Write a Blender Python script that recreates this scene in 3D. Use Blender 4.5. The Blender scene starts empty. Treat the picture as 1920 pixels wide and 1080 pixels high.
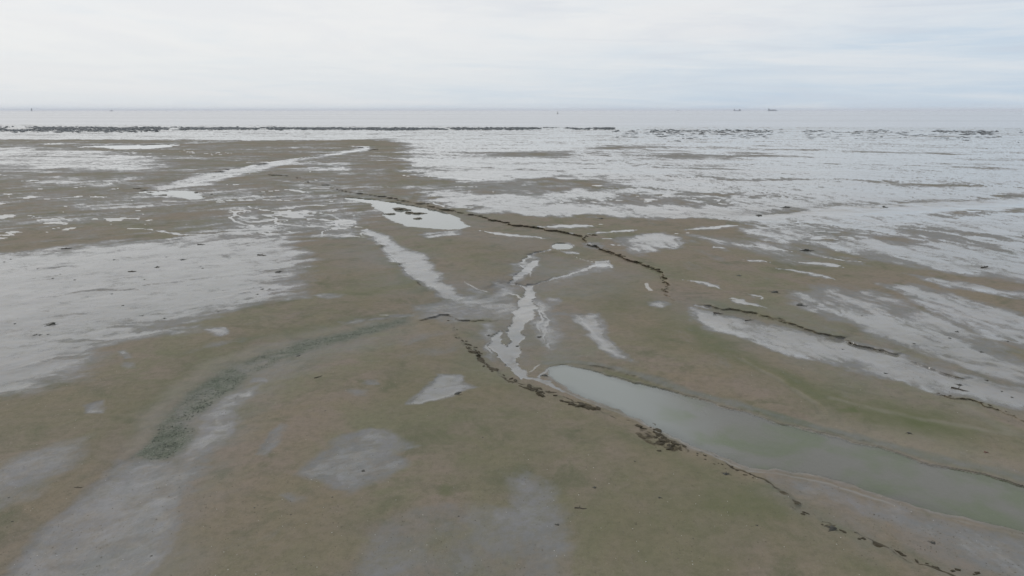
import bpy, bmesh, math, random
import numpy as np
from mathutils import Vector, Matrix, noise as mnoise

# ------------------------------------------------------------------ camera, sky, sun, exposure
scene = bpy.context.scene
C = scene.collection
H = 10.0                                  # drone height above the flats, metres
F = 1300.0                                # focal length in units of a 1920 px wide frame
HOR = 206.5
TP = (540.0 - HOR) / F
PITCH = math.atan(TP)
cp, sp = math.cos(PITCH), math.sin(PITCH)

cam = bpy.data.cameras.new('camera'); cam_o = bpy.data.objects.new('camera', cam); C.objects.link(cam_o)
cam.sensor_width = 36; cam.lens = 36 * F / 1920.0
cam.clip_start = 0.1; cam.clip_end = 200000
cam_o.location = (0, 0, H); cam_o.rotation_euler = (math.pi / 2 - PITCH, 0, 0)
scene.camera = cam_o

SUN_EL, SUN_AZ = math.radians(42), math.radians(-62)   # azimuth clockwise from +Y: front left
sd = bpy.data.lights.new('sun', 'SUN'); sun = bpy.data.objects.new('sun', sd); C.objects.link(sun)
sd.energy = 1.0; sd.angle = math.radians(14); sd.color = (1, 0.96, 0.9)
sdir = Vector((math.sin(SUN_AZ) * math.cos(SUN_EL), math.cos(SUN_AZ) * math.cos(SUN_EL), math.sin(SUN_EL)))
sun.rotation_euler = sdir.to_track_quat('Z', 'Y').to_euler()

scene.view_settings.view_transform = 'Standard'
scene.view_settings.look = 'None'
scene.view_settings.exposure = 0.0
scene.view_settings.gamma = 1.0
scene.cycles.use_denoising = True
scene.cycles.max_bounces = 6
scene.cycles.diffuse_bounces = 2
scene.cycles.glossy_bounces = 3
scene.cycles.transparent_max_bounces = 8
scene.cycles.volume_bounces = 1


class NT:
    """tiny helper for writing node trees as expressions"""
    def __init__(s, tree):
        s.t = tree; s.n = tree.nodes; s.l = tree.links

    def node(s, typ, **kw):
        n = s.n.new(typ)
        for k, v in kw.items(): setattr(n, k, v)
        return n

    def put(s, sock, v):
        if isinstance(v, bpy.types.NodeSocket): s.l.new(v, sock)
        elif isinstance(v, (tuple, list)) and len(v) == 3 and sock.type == 'RGBA': sock.default_value = (*v, 1)
        else: sock.default_value = v

    def m(s, op, a, b=None, c=None, clamp=False):
        n = s.node('ShaderNodeMath', operation=op, use_clamp=clamp)
        s.put(n.inputs[0], a)
        if b is not None: s.put(n.inputs[1], b)
        if c is not None: s.put(n.inputs[2], c)
        return n.outputs[0]

    def step(s, v, a, b, c=0.0, d=1.0):
        n = s.node('ShaderNodeMapRange', interpolation_type='SMOOTHSTEP')
        for i, x in enumerate((v, a, b, c, d)): s.put(n.inputs[i], x)
        return n.outputs[0]

    def mix(s, f, a, b, blend='MIX'):
        n = s.node('ShaderNodeMix', data_type='RGBA', blend_type=blend)
        s.put(n.inputs[0], f); s.put(n.inputs[6], a); s.put(n.inputs[7], b)
        return n.outputs[2]

    def fmix(s, f, a, b):
        n = s.node('ShaderNodeMix', data_type='FLOAT')
        s.put(n.inputs[0], f); s.put(n.inputs[2], a); s.put(n.inputs[3], b)
        return n.outputs[0]

    def noise(s, vec, scale, detail=4, rough=0.55, dist=0.0):
        n = s.node('ShaderNodeTexNoise')
        s.put(n.inputs['Vector'], vec)
        n.inputs['Scale'].default_value = scale; n.inputs['Detail'].default_value = detail
        n.inputs['Roughness'].default_value = rough; n.inputs['Distortion'].default_value = dist
        return n.outputs['Fac']

    def mapping(s, vec, loc=(0, 0, 0), rot=(0, 0, 0), scale=(1, 1, 1)):
        n = s.node('ShaderNodeMapping')
        s.put(n.inputs[0], vec); n.inputs[1].default_value = loc; n.inputs[2].default_value = rot; n.inputs[3].default_value = scale
        return n.outputs[0]

    def attr(s, name):
        return s.node('ShaderNodeAttribute', attribute_name=name).outputs['Fac']

    def xyz(s, vec):
        n = s.node('ShaderNodeSeparateXYZ'); s.put(n.inputs[0], vec); return n.outputs

    def vec(s, x, y, z):
        n = s.node('ShaderNodeCombineXYZ')
        for i, v in enumerate((x, y, z)): s.put(n.inputs[i], v)
        return n.outputs[0]

    def bump(s, h, strength, dist, normal=None):
        n = s.node('ShaderNodeBump'); s.put(n.inputs['Height'], h)
        s.put(n.inputs['Strength'], strength); s.put(n.inputs['Distance'], dist)
        if normal is not None: s.put(n.inputs['Normal'], normal)
        return n.outputs[0]


world = bpy.data.worlds.new('World'); scene.world = world; world.use_nodes = True
wt = NT(world.node_tree)
for n in list(wt.n): wt.n.remove(n)
sky = wt.node('ShaderNodeTexSky', sky_type='NISHITA', sun_disc=False)
sky.sun_elevation = SUN_EL; sky.sun_rotation = SUN_AZ % (2 * math.pi)
sky.air_density = 1.0; sky.dust_density = 2.0
tc = wt.node('ShaderNodeTexCoord').outputs['Generated']
dx, dy, dz = wt.xyz(tc)
dz0 = wt.m('MAXIMUM', dz, 0.0)
az = wt.m('ARCTAN2', dx, dy)                       # -0.63 .. 0.63 in the frame
# cloud deck seen in perspective: noise on a plane far above
den = wt.m('ADD', dz0, 0.06)
pl = wt.vec(wt.m('DIVIDE', dx, den), wt.m('DIVIDE', dy, den), 0.0)
n1 = wt.noise(wt.mapping(pl, loc=(3.1, 1.7, 0), rot=(0, 0, 0.25)), 0.42, 7, 0.6, 0.6)
n2 = wt.noise(wt.mapping(pl, loc=(9.1, 4.2, 0), rot=(0, 0, 0.25), scale=(1, 0.5, 1)), 1.1, 6, 0.6, 0.4)
# clearer, bluer sky low down towards the right
right = wt.step(wt.m('SUBTRACT', az, wt.m('MULTIPLY', dz0, 2.2)), -0.35, 0.62)
cover = wt.m('ADD', wt.m('MULTIPLY', wt.m('SUBTRACT', n1, 0.5), 1.5), wt.m('MULTIPLY', wt.m('SUBTRACT', n2, 0.5), 0.5))
blue = wt.m('ADD', wt.m('MULTIPLY', right, 0.66), wt.m('MULTIPLY', cover, -0.9), clamp=True)
grey = wt.step(wt.m('ADD', n2, wt.m('MULTIPLY', wt.m('SUBTRACT', n1, 0.5), 0.8)), 0.42, 0.66)
# thin low veil near the horizon, a little bluer than the bright cloud overhead
low = wt.step(dz0, 0.0, 0.11, 1.0, 0.0)
K = 10.0                                           # cloud radiance is K times the value below at strength 0.1
white = wt.mix(wt.m('MULTIPLY', grey, wt.fmix(right, 0.25, 0.75)), (0.875 * K, 0.88 * K, 0.88 * K), (0.70 * K, 0.735 * K, 0.80 * K))
white = wt.mix(wt.m('MULTIPLY', low, wt.step(az, -0.9, 0.4, 0.35, 0.8)), white, (0.665 * K, 0.745 * K, 0.81 * K))
colr = wt.mix(blue, white, (0.53 * K, 0.655 * K, 0.79 * K))
n3 = wt.noise(wt.vec(wt.m('MULTIPLY', az, 3.0), wt.m('MULTIPLY', wt.m('ADD', dz0, wt.m('MULTIPLY', az, 0.035)), 42.0), 0.0), 1.0, 6, 0.62, 0.7)
colr = wt.mix(wt.step(n3, 0.42, 0.72, 0.0, 0.55), colr, (0.845 * K, 0.85 * K, 0.86 * K))
colr = wt.mix(wt.m('MULTIPLY', wt.step(n3, 0.50, 0.28, 0.0, 0.5), wt.step(az, -0.5, 0.5)), colr, (0.61 * K, 0.66 * K, 0.745 * K))
# a heavier grey deck high above and behind the drone
high = wt.step(dz0, 0.18, 0.75)
colr = wt.mix(wt.m('MULTIPLY', high, 0.85), colr, wt.mix(grey, (0.59 * K, 0.635 * K, 0.70 * K), (0.47 * K, 0.515 * K, 0.585 * K)))
full = wt.mix(0.93, sky.outputs[0], colr)
bg = wt.node('ShaderNodeBackground'); wt.put(bg.inputs[0], full); bg.inputs[1].default_value = 0.1
wo = wt.node('ShaderNodeOutputWorld'); wt.l.new(bg.outputs[0], wo.inputs[0])


# ------------------------------------------------------------------ helpers
def tag(o, label=None, cat=None, group=None, kind=None):
    if label: o['label'] = label
    if cat: o['category'] = cat
    if group: o['group'] = group
    if kind: o['kind'] = kind
    return o


def ray(px, py):
    a = (px - 960.0) / F; b = (540.0 - py) / F
    return a, cp + b * sp, -sp + b * cp


def ground_pt(px, py, z=0.0):
    a, fy, fz = ray(px, py)
    t = (z - H) / fz
    return a * t, fy * t


_rng = np.random.RandomState(11)
_T = _rng.rand(512, 512).astype(np.float32)


def vnoise(x, y):
    xi = np.floor(x).astype(np.int64); yi = np.floor(y).astype(np.int64)
    fx = (x - xi).astype(np.float32); fy = (y - yi).astype(np.float32)
    fx = fx * fx * (3 - 2 * fx); fy = fy * fy * (3 - 2 * fy)
    x0 = xi & 511; x1 = (xi + 1) & 511; y0 = yi & 511; y1 = (yi + 1) & 511
    return (_T[x0, y0] * (1 - fx) + _T[x1, y0] * fx) * (1 - fy) + (_T[x0, y1] * (1 - fx) + _T[x1, y1] * fx) * fy


def fbm(x, y, scale, octv=5, gain=0.55, seed=0.0, limit=None):
    """fractal noise around 0, about -1..1; scale is the size in metres of the largest features"""
    out = 0; amp = 1.0; tot = 0
    x = x / scale + seed * 17.13; y = y / scale + seed * 9.71
    c, s = math.cos(0.6), math.sin(0.6)
    for _ in range(octv):
        out = out + amp * (vnoise(x, y) * 2 - 1); tot += amp; amp *= gain
        x, y = (x * c - y * s) * 2.03, (x * s + y * c) * 2.03
    return out / tot * 1.6


def sstep(v, a, b):
    t = np.clip((v - a) / (b - a), 0, 1)
    return t * t * (3 - 2 * t)


# ------------------------------------------------------------------ terrain grid (metres), dense where the flats are seen from above
cols = np.concatenate([[-60000, -30000, -14000, -7000, -4000, -2500, -1700, -1200], np.arange(-850, -60, 14), np.arange(-60, 1980, 1.7),
                       np.arange(1980, 2800, 14), [2900, 3600, 4500, 6000, 9000, 16000, 32000, 62000]]).astype(np.float64)
rows = np.concatenate([np.arange(229.0, 262, 0.45), np.arange(262, 330, 0.7), np.arange(330, 1100, 1.35),
                       np.arange(1100, 1400, 8), np.arange(1400, 2200, 50), [2600, 3200, 4200, 6500]]).astype(np.float64)
PX, PY = np.meshgrid(cols, rows)
GX, GY = ground_pt(PX, PY)
NR, NC = PX.shape
# warped coordinates used for ragged outlines
wx = fbm(GX, GY, 3.0, 5, 0.6, 1); wy = fbm(GX, GY, 3.0, 5, 0.6, 2)
wx2 = fbm(GX, GY, 0.7, 3, 0.6, 3); wy2 = fbm(GX, GY, 0.7, 3, 0.6, 4)


def region(pts, pad):
    xs = [p[0] for p in pts]; ys = [p[1] for p in pts]
    i0, i1 = np.searchsorted(rows, [min(ys) - pad[1], max(ys) + pad[1]])
    j0, j1 = np.searchsorted(cols, [min(xs) - pad[0], max(xs) + pad[0]])
    return slice(max(i0, 0), min(i1 + 1, NR)), slice(max(j0, 0), min(j1 + 1, NC))


def seg_dist(X, Y, P, closed):
    d2 = np.full(X.shape, 1e18); side = np.zeros(X.shape); tt = np.zeros(X.shape)
    n = len(P)
    for k in range(n if closed else n - 1):
        ax, ay = P[k]; bx, by = P[(k + 1) % n]
        ex, ey = bx - ax, by - ay; L2 = ex * ex + ey * ey + 1e-12
        t = np.clip(((X - ax) * ex + (Y - ay) * ey) / L2, 0, 1)
        qx = X - ax - t * ex; qy = Y - ay - t * ey
        q = qx * qx + qy * qy
        m = q < d2
        d2 = np.where(m, q, d2)
        if not closed:
            side = np.where(m, np.sign(ex * (Y - ay) - ey * (X - ax)), side)
            tt = np.where(m, (k + t) / (n - 1), tt)
    return np.sqrt(d2), side, tt


def poly_sd(pts, warp=0.5, fine=0.15, pad=None):
    """signed distance in metres (positive inside) to an outline laid on the flats"""
    mid = sum(p[1] for p in pts) / len(pts)
    pad = pad or (60 + 40 * warp, 12 + max(0, mid - 330) * 0.12)
    sl = region(pts, pad)
    dist = np.hypot(GX[sl], GY[sl])
    ws = warp * np.clip(dist / 40, 0.5, 3)
    X = GX[sl] + wx[sl] * ws + wx2[sl] * fine; Y = GY[sl] + wy[sl] * ws * 1.6 + wy2[sl] * fine
    P = [ground_pt(*p) for p in pts]
    d, _, _ = seg_dist(X, Y, P, True)
    inside = np.zeros(X.shape, bool)
    n = len(P)
    for k in range(n):
        ax, ay = P[k]; bx, by = P[(k + 1) % n]
        if ay == by: continue
        c = (ay > Y) != (by > Y)
        inside ^= c & (X < (bx - ax) * (Y - ay) / (by - ay) + ax)
    return sl, np.where(inside, d, -d)


def line_d(pts, warp=0.3, fine=0.1, pad=None):
    mid = sum(p[1] for p in pts) / len(pts)
    pad = pad or (50, 10 + max(0, mid - 330) * 0.15)
    sl = region(pts, pad)
    dist = np.hypot(GX[sl], GY[sl])
    ws = warp * np.clip(dist / 40, 0.4, 2.5)
    X = GX[sl] + wx[sl] * ws + wx2[sl] * fine; Y = GY[sl] + wy[sl] * ws + wy2[sl] * fine
    d, side, t = seg_dist(X, Y, [ground_pt(*p) for p in pts], False)
    return sl, d, side, t


MOX = np.zeros(PX.shape); Z = np.zeros(PX.shape); DEN = np.zeros(PX.shape); MIR = np.zeros(PX.shape)
GRN = np.zeros(PX.shape); DRK = np.zeros(PX.shape); RUB = np.zeros(PX.shape); PALE = np.zeros(PX.shape)
SOFT = np.zeros(PX.shape)


def blob(A, pts, val, feather=0.5, warp=0.5, fine=0.15, mode='max', inner=None):
    sl, s = poly_sd(pts, warp, fine)
    dist = np.hypot(GX[sl], GY[sl])
    f = feather * 1.35 * np.clip(dist / 30, 0.6, 6)
    m = sstep(s, -f, f if inner is None else inner * f) * val
    if mode == 'max': A[sl] = np.maximum(A[sl], m)
    elif mode == 'add': A[sl] += m
    elif mode == 'mul': A[sl] *= 1 - m
    return sl, s


def stroke(A, pts, width, val=1.0, warp=0.25, fine=0.1, taper=True, mode='max', feather=0.5):
    """width in metres"""
    sl, d, side, t = line_d(pts, warp, fine)
    w = width * (np.clip(np.sin(np.clip(t, 0, 1) * math.pi) * 1.4, 0.25, 1) if taper else 1.0)
    m = sstep(d, w * (1 + feather), w * (1 - feather)) * val
    if mode == 'max': A[sl] = np.maximum(A[sl], m)
    elif mode == 'add': A[sl] += m
    else: A[sl] *= 1 - m


# ---- wetness density: where a film of water lies on the mud
blob(DEN, [(760, 268), (700, 262), (480, 264), (300, 262), (0, 262), (-800, 262), (-800, 215), (2700, 215), (2700, 700), (1920, 531), (1790, 510),
           (1720, 497), (1640, 480), (1560, 468), (1450, 448), (1400, 436), (1440, 420), (1350, 412), (1100, 407), (960, 403),
           (880, 400), (862, 385), (800, 372), (790, 345), (765, 320), (748, 290)], 0.93, 0.9, 1.0)
blob(DEN, [(950, 338), (1060, 334), (1150, 340), (1160, 350), (1050, 358), (960, 360)], 0.75, 1.5, 1.2, mode='mul')
blob(DEN, [(1100, 276), (1250, 273), (1420, 275), (1300, 279), (1130, 279)], 0.6, 2, 1.5, mode='mul')
blob(DEN, [(1130, 289), (1300, 287), (1520, 290), (1400, 297), (1200, 295)], 0.55, 2, 1.5, mode='mul')
blob(DEN, [(980, 289), (1060, 289), (1050, 294), (990, 293)], 0.5, 2, 1, mode='mul')
blob(DEN, [(740, 281), (960, 286), (1120, 288), (1000, 292), (800, 287)], 0.5, 1.5, 1, mode='mul')
blob(DEN, [(1540, 330), (1700, 340), (1830, 345), (1700, 350), (1600, 342)], 0.5, 1.5, 1, mode='mul')
blob(DEN, [(1180, 363), (1320, 372), (1420, 378), (1300, 384), (1200, 378)], 0.5, 1.5, 1, mode='mul')
blob(DEN, [(1060, 372), (1150, 378), (1120, 384), (1040, 380)], 0.4, 1.5, 1, mode='mul')
blob(DEN, [(1440, 393), (1600, 382), (1760, 373), (1920, 364), (2300, 350), (2300, 362), (1920, 374), (1760, 382), (1620, 390), (1450, 402)], 0.72, 0.7, 0.7, mode='mul')
blob(DEN, [(1780, 398), (1920, 387), (2200, 370), (2200, 384), (1920, 396), (1800, 405)], 0.6, 0.6, 0.5, mode='mul')
blob(DEN, [(1560, 430), (1700, 425), (1800, 440), (1750, 460), (1620, 455), (1530, 440)], 0.42, 1.5, 1, mode='mul')
blob(DEN, [(1800, 445), (2200, 430), (2200, 490), (1850, 480)], 0.3, 1.5, 1, mode='mul')
blob(DEN, [(760, 330), (860, 340), (960, 348), (960, 362), (860, 355), (770, 350)], 0.6, 1, 1, mode='mul')
for pts, w, v in (([(1250, 330), (1400, 338), (1560, 336), (1700, 344), (1900, 352)], 1.6, 0.5), ([(1200, 312), (1350, 318), (1500, 322)], 1.6, 0.4), ([(1100, 350), (1240, 356), (1360, 366), (1480, 372)], 1.2, 0.5),
                  ([(1500, 305), (1700, 310), (1900, 316)], 2.0, 0.4), ([(1560, 284), (1720, 287), (1900, 292)], 2.5, 0.45), ([(1420, 281), (1560, 281)], 2.5, 0.5), ([(1150, 368), (1300, 364), (1450, 360)], 0.9, 0.45),
                  ([(900, 315), (1050, 320), (1150, 316)], 1.6, 0.4), ([(1480, 452), (1620, 440), (1760, 452), (1900, 470)], 1.0, 0.4), ([(1500, 418), (1650, 436), (1850, 440)], 1.0, 0.4)):
    stroke(DEN, pts, w, v, 1.2, 0.3, mode='mul', feather=0.95)
# left far flats
blob(DEN, [(-800, 276), (0, 276), (75, 270), (170, 278), (250, 286), (345, 298), (330, 318), (250, 322), (120, 325), (75, 333), (0, 336), (-800, 345)], 0.74, 1.2, 0.9)
blob(DEN, [(0, 322), (60, 322), (110, 316), (60, 329), (0, 330)], 0.6, 1, 0.7, mode='mul')
blob(DEN, [(100, 383), (150, 374), (200, 377), (205, 392), (180, 403), (120, 398)], 0.66, 1.0, 0.9)
blob(DEN, [(320, 305), (420, 296), (480, 286), (470, 300), (380, 312)], 0.5, 1.2, 1)
blob(DEN, [(560, 308), (650, 300), (678, 302), (680, 318), (650, 326), (600, 318)], 0.68, 0.8, 1)
blob(DEN, [(690, 320), (710, 312), (735, 307), (730, 318), (700, 323)], 0.66, 0.8, 0.8)
blob(DEN, [(430, 338), (500, 333), (580, 340), (630, 352), (560, 352), (500, 345)], 0.58, 0.9, 0.8)
blob(DEN, [(385, 385), (470, 380), (560, 383), (650, 400), (700, 425), (670, 452), (560, 440), (440, 445), (330, 442), (420, 420), (420, 400)], 0.50, 0.8, 1.0)
blob(DEN, [(470, 372), (560, 377), (570, 388), (490, 386)], 0.62, 0.8, 0.8)
blob(DEN, [(-800, 262), (500, 262), (760, 285), (760, 400), (690, 450), (500, 440), (300, 445), (100, 455), (-800, 470)], 0.41, 3, 1.5)
blob(DEN, [(480, 300), (700, 320), (780, 350), (700, 352), (560, 335)], 0.40, 2, 1.5)
blob(DEN, [(-300, 330), (40, 338), (60, 360), (20, 385), (-300, 400)], 0.50, 2, 1.5)
blob(DEN, [(140, 345), (260, 345), (330, 385), (260, 420), (150, 400)], 0.44, 2, 1.5)
blob(DEN, [(760, 300), (1000, 340), (1200, 360), (1100, 405), (900, 400), (800, 370)], 0.66, 2, 1.5)
blob(DEN, [(1290, 440), (1400, 448), (1560, 474), (1640, 500), (1500, 500), (1350, 470)], 0.40, 1, 1)
# channel to the far left
blob(DEN, [(265, 354), (330, 337), (420, 319), (500, 305), (560, 296), (640, 284), (688, 275), (697, 280), (660, 287), (600, 297), (560, 304), (480, 321), (400, 346), (350, 353), (300, 357)], 0.90, 0.5, 0.5)
# large wet flat on the left
blob(DEN, [(-800, 480), (0, 466), (120, 457), (190, 448), (300, 446), (400, 438), (520, 440), (585, 455), (592, 478), (560, 500), (590, 525), (560, 550), (490, 568),
           (430, 590), (330, 618), (250, 640), (200, 668), (150, 700), (100, 722), (0, 748), (-800, 940)], 1.22, 1.3, 0.9, inner=2.0)
for pts, w in (([(250, 538), (360, 525), (480, 508), (570, 497)], 0.22), ([(180, 575), (300, 560), (420, 545), (500, 535)], 0.25), ([(270, 590), (330, 575), (400, 560), (470, 545)], 0.35),
               ([(90, 555), (180, 545), (280, 540)], 0.18), ([(40, 505), (110, 500), (170, 503)], 0.2), ([(60, 600), (150, 588), (230, 590)], 0.18),
               ([(0, 655), (90, 640), (200, 636)], 0.35), ([(20, 690), (110, 672), (190, 664)], 0.35), ([(330, 485), (420, 478), (470, 488)], 0.2)):
    stroke(DEN, pts, w, 0.36, 0.5, 0.15, mode='mul', feather=0.9)
# softer damp patches in the foreground
for pts, v, f in (([(-800, 1000), (0, 868), (60, 840), (170, 815), (150, 870), (100, 925), (0, 985), (-800, 1350)], 0.62, 1.0),
                  ([(225, 850), (330, 862), (372, 800), (430, 738), (480, 722), (455, 775), (400, 860), (350, 950), (290, 1080), (200, 1400), (-500, 1400), (0, 1080), (60, 1000), (140, 925)], 0.72, 0.7),
                  ([(770, 757), (800, 722), (815, 698), (850, 703), (892, 725), (860, 736), (830, 746), (798, 763)], 0.80, 0.25),
                  ([(393, 612), (425, 610), (442, 624), (425, 630), (400, 622)], 0.75, 0.25), ([(228, 657), (250, 654), (258, 668), (238, 672)], 0.7, 0.25),
                  ([(235, 680), (265, 678), (270, 686), (240, 688)], 0.6, 0.25), ([(155, 756), (200, 746), (215, 758), (205, 772), (165, 773)], 0.75, 0.3),
                  ([(428, 752), (455, 733), (478, 730), (465, 752), (430, 765)], 0.72, 0.3), ([(455, 712), (485, 712), (490, 722), (460, 724)], 0.65, 0.25),
                  ([(478, 855), (480, 838), (515, 815), (530, 800), (532, 822), (510, 855)], 0.68, 0.35), ([(640, 734), (690, 730), (690, 742), (645, 744)], 0.45, 0.3),
                  ([(675, 712), (700, 710), (704, 720), (680, 722)], 0.6, 0.25), ([(605, 552), (635, 549), (634, 556), (610, 558)], 0.7, 0.3),
                  ([(565, 885), (600, 850), (642, 815), (700, 803), (740, 810), (792, 832), (750, 850), (772, 875), (720, 905), (660, 925), (610, 905)], 0.70, 0.6),
                  ([(520, 930), (560, 925), (575, 940), (540, 948)], 0.55, 0.4),
                  ([(925, 880), (1000, 884), (1050, 915), (1062, 980), (1090, 1120), (560, 1140), (700, 1000), (820, 930), (930, 945)], 0.58, 0.9),
                  ([(1390, 885), (1560, 907), (1680, 947), (1920, 1004), (2500, 1150), (2500, 1400), (1960, 1125), (1760, 1035), (1650, 995), (1560, 955), (1480, 920)], 0.60, 0.9),
                  ([(760, 565), (880, 560), (965, 572), (960, 600), (850, 606), (780, 592)], 0.58, 0.8),
                  ([(1000, 555), (1040, 570), (1060, 600), (1050, 640), (1020, 660), (1000, 620)], 0.58, 0.7),
                  ([(1068, 585), (1120, 590), (1135, 620), (1150, 645), (1174, 672), (1155, 671), (1130, 656), (1108, 630), (1088, 606)], 0.80, 0.3),
                  ([(890, 548), (965, 545), (970, 580), (940, 592), (880, 575), (840, 562)], 0.70, 0.7), ([(1003, 550), (1018, 560), (1045, 590), (1040, 625), (1015, 650), (1000, 610)], 0.70, 0.5), ([(925, 520), (965, 525), (975, 548), (950, 560), (925, 545)], 0.68, 0.5), ([(905, 610), (930, 610), (920, 660), (940, 690), (915, 670)], 0.6, 0.4), ([(1060, 505), (1130, 484), (1155, 490), (1150, 508), (1080, 522), (1030, 534)], 0.62, 0.4), ([(960, 500), (1000, 480), (1020, 485), (1000, 510), (970, 535), (945, 530)], 0.64, 0.4),
                  ([(1020, 583), (1075, 580), (1080, 592), (1030, 592)], 0.6, 0.4), ([(1028, 560), (1055, 558), (1056, 569), (1035, 570)], 0.68, 0.3),
                  ([(865, 525), (890, 535), (925, 548), (910, 550), (875, 540)], 0.55, 0.3), ([(955, 530), (975, 540), (975, 552), (950, 548)], 0.7, 0.4),
                  ([(1216, 564), (1240, 561), (1250, 570), (1222, 572)], 0.75, 0.25),
                  ([(790, 588), (730, 594), (690, 605), (700, 600), (740, 588)], 0.75, 0.35), ([(640, 603), (690, 596), (680, 604), (650, 610)], 0.5, 0.35)):
    blob(DEN, pts, v, f, 0.45, 0.15)
    blob(SOFT, pts, 1.0 if v < 0.74 else 0.5, 1.5, 0.3)
# right-hand flats
for pts, v, f in (([(1300, 575), (1340, 583), (1400, 593), (1460, 610), (1520, 624), (1600, 641), (1680, 662), (1760, 692), (1850, 714), (1920, 733), (2600, 900), (2600, 960),
                    (1920, 768), (1850, 752), (1760, 738), (1700, 716), (1650, 709), (1600, 690), (1530, 670), (1450, 650), (1400, 630), (1350, 622), (1310, 600)], 1.05, 0.6),
                  ([(1500, 530), (1560, 533), (1640, 555), (1720, 576), (1800, 600), (1890, 655), (1920, 690), (1920, 715), (1850, 700), (1760, 680), (1650, 645), (1600, 612), (1550, 600), (1490, 570)], 0.74, 0.8),
                  ([(1640, 528), (1710, 532), (1800, 555), (1920, 598), (2500, 750), (2500, 850), (1920, 650), (1800, 606), (1740, 575), (1690, 548)], 0.86, 0.6),
                  ([(1705, 514), (1760, 520), (1850, 540), (1920, 552), (2500, 650), (2500, 670), (1920, 562), (1850, 552), (1760, 533)], 0.85, 0.4),
                  ([(1160, 453), (1200, 438), (1240, 435), (1268, 443), (1278, 455), (1245, 467), (1210, 473), (1170, 466)], 0.76, 0.35),
                  ([(1105, 460), (1130, 458), (1136, 465), (1110, 467)], 0.9, 0.3),
                  ([(770, 432), (872, 430), (875, 440), (840, 445), (790, 441)], 0.78, 0.4)):
    blob(DEN, pts, v, f, 0.6, 0.15)
# long wet streak from the middle left to the fork
blob(DEN, [(683, 428), (702, 433), (740, 452), (782, 474), (820, 508), (832, 530), (862, 547), (882, 556), (862, 563), (825, 554), (788, 530), (758, 505), (735, 482), (700, 450)], 1.2, 0.35, 0.35)

# ---- thin bright puddles and rivulets (mirror film)
for pts, w in (([(683, 428), (720, 450), (755, 472)], 0.35), ([(330, 350), (400, 336), (450, 325)], 0.45), ([(420, 323), (500, 306), (590, 292)], 0.8), ([(600, 292), (650, 286), (690, 278)], 0.8),
               ([(655, 274), (685, 275), (690, 279)], 1.3), ([(397, 373), (455, 376), (520, 375), (585, 374)], 0.35), ([(262, 429), (310, 437), (345, 440), (420, 441)], 0.25),
               ([(530, 354), (560, 357), (580, 361)], 0.5), ([(595, 368), (625, 368)], 0.4), ([(555, 352), (628, 353)], 0.35), ([(590, 385), (615, 386)], 0.4),
                
               ([(640, 412), (665, 420)], 0.35), ([(900, 434), (960, 441), (1032, 448)], 0.32), ([(1057, 455), (1083, 462)], 0.12), ([(1058, 470), (1083, 475)], 0.14), ([(1100, 437), (1150, 434), (1190, 431)], 0.25),
               ([(1000, 424), (1060, 424), (1115, 423)], 0.5), ([(1290, 430), (1340, 425), (1390, 423)], 0.6), ([(1370, 455), (1430, 464), (1500, 473)], 0.15), ([(1330, 461), (1370, 466)], 0.2),
               ([(1390, 484), (1420, 488), (1447, 492)], 0.18), ([(1498, 490), (1550, 494), (1600, 502)], 0.35), ([(1455, 503), (1520, 512), (1560, 525)], 0.2), ([(1280, 523), (1310, 530), (1340, 540)], 0.2),
               ([(1360, 558), (1395, 566), (1442, 579)], 0.28), ([(1540, 480), (1590, 487), (1628, 491)], 0.16), ([(1412, 552), (1430, 559)], 0.15), ([(1300, 570), (1326, 573)], 0.15),
               ([(800, 331), (860, 335), (905, 337)], 1.0), ([(848, 340), (880, 341)], 0.7), ([(795, 358), (850, 362), (905, 368)], 0.5), ([(855, 350), (900, 350)], 0.5), ([(770, 310), (805, 313)], 0.9),
               ([(810, 380), (840, 388)], 0.3), ([(1105, 348), (1130, 348)], 1.0), ([(1640, 420), (1670, 423)], 0.35), ([(1690, 412), (1740, 420)], 0.35), ([(1585, 426), (1625, 430)], 0.35),
               ([(1895, 401), (1990, 400)], 1.0), ([(1345, 411), (1430, 409), (1560, 400)], 0.6), ([(1440, 405), (1600, 396), (1760, 387), (1920, 380), (2200, 364)], 3.6), ([(1600, 398), (1760, 392), (1920, 388)], 1.4), ([(25, 282), (75, 279)], 1.6),
               ([(35, 372), (62, 371)], 0.4), ([(120, 353), (148, 351)], 0.45), ([(170, 368), (200, 370)], 0.4), ([(190, 347), (215, 342)], 0.4), ([(15, 438), (55, 434)], 0.2), ([(90, 428), (106, 427)], 0.2),
               ([(208, 355), (222, 352)], 0.4), ([(258, 404), (268, 404)], 0.3), ([(218, 403), (226, 403)], 0.3), ([(187, 423), (200, 422)], 0.2), ([(64, 408), (74, 408)], 0.3), ([(94, 418), (100, 418)], 0.25),
               ([(350, 421), (360, 421)], 0.25), ([(262, 421), (268, 422)], 0.2), ([(1060, 436), (1080, 440)], 0.2), ([(1140, 448), (1165, 446)], 0.15), ([(40, 340), (70, 338)], 0.7), ([(1148, 459), (1160, 462)], 0.1)):
    stroke(MIR, pts, w, 0.85, 0.35, 0.3, feather=0.8)
    stroke(DEN, pts, w * 1.8, 0.6, 0.4, 0.3, feather=0.9)
for pts in ([(1207, 531), (1214, 530), (1216, 538), (1224, 545), (1215, 545), (1209, 538)],
            [(1115, 490), (1135, 489), (1143, 498), (1130, 501), (1118, 498)]):
    blob(MIR, pts, 1.0, 0.06, 0.08, 0.05)
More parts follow.
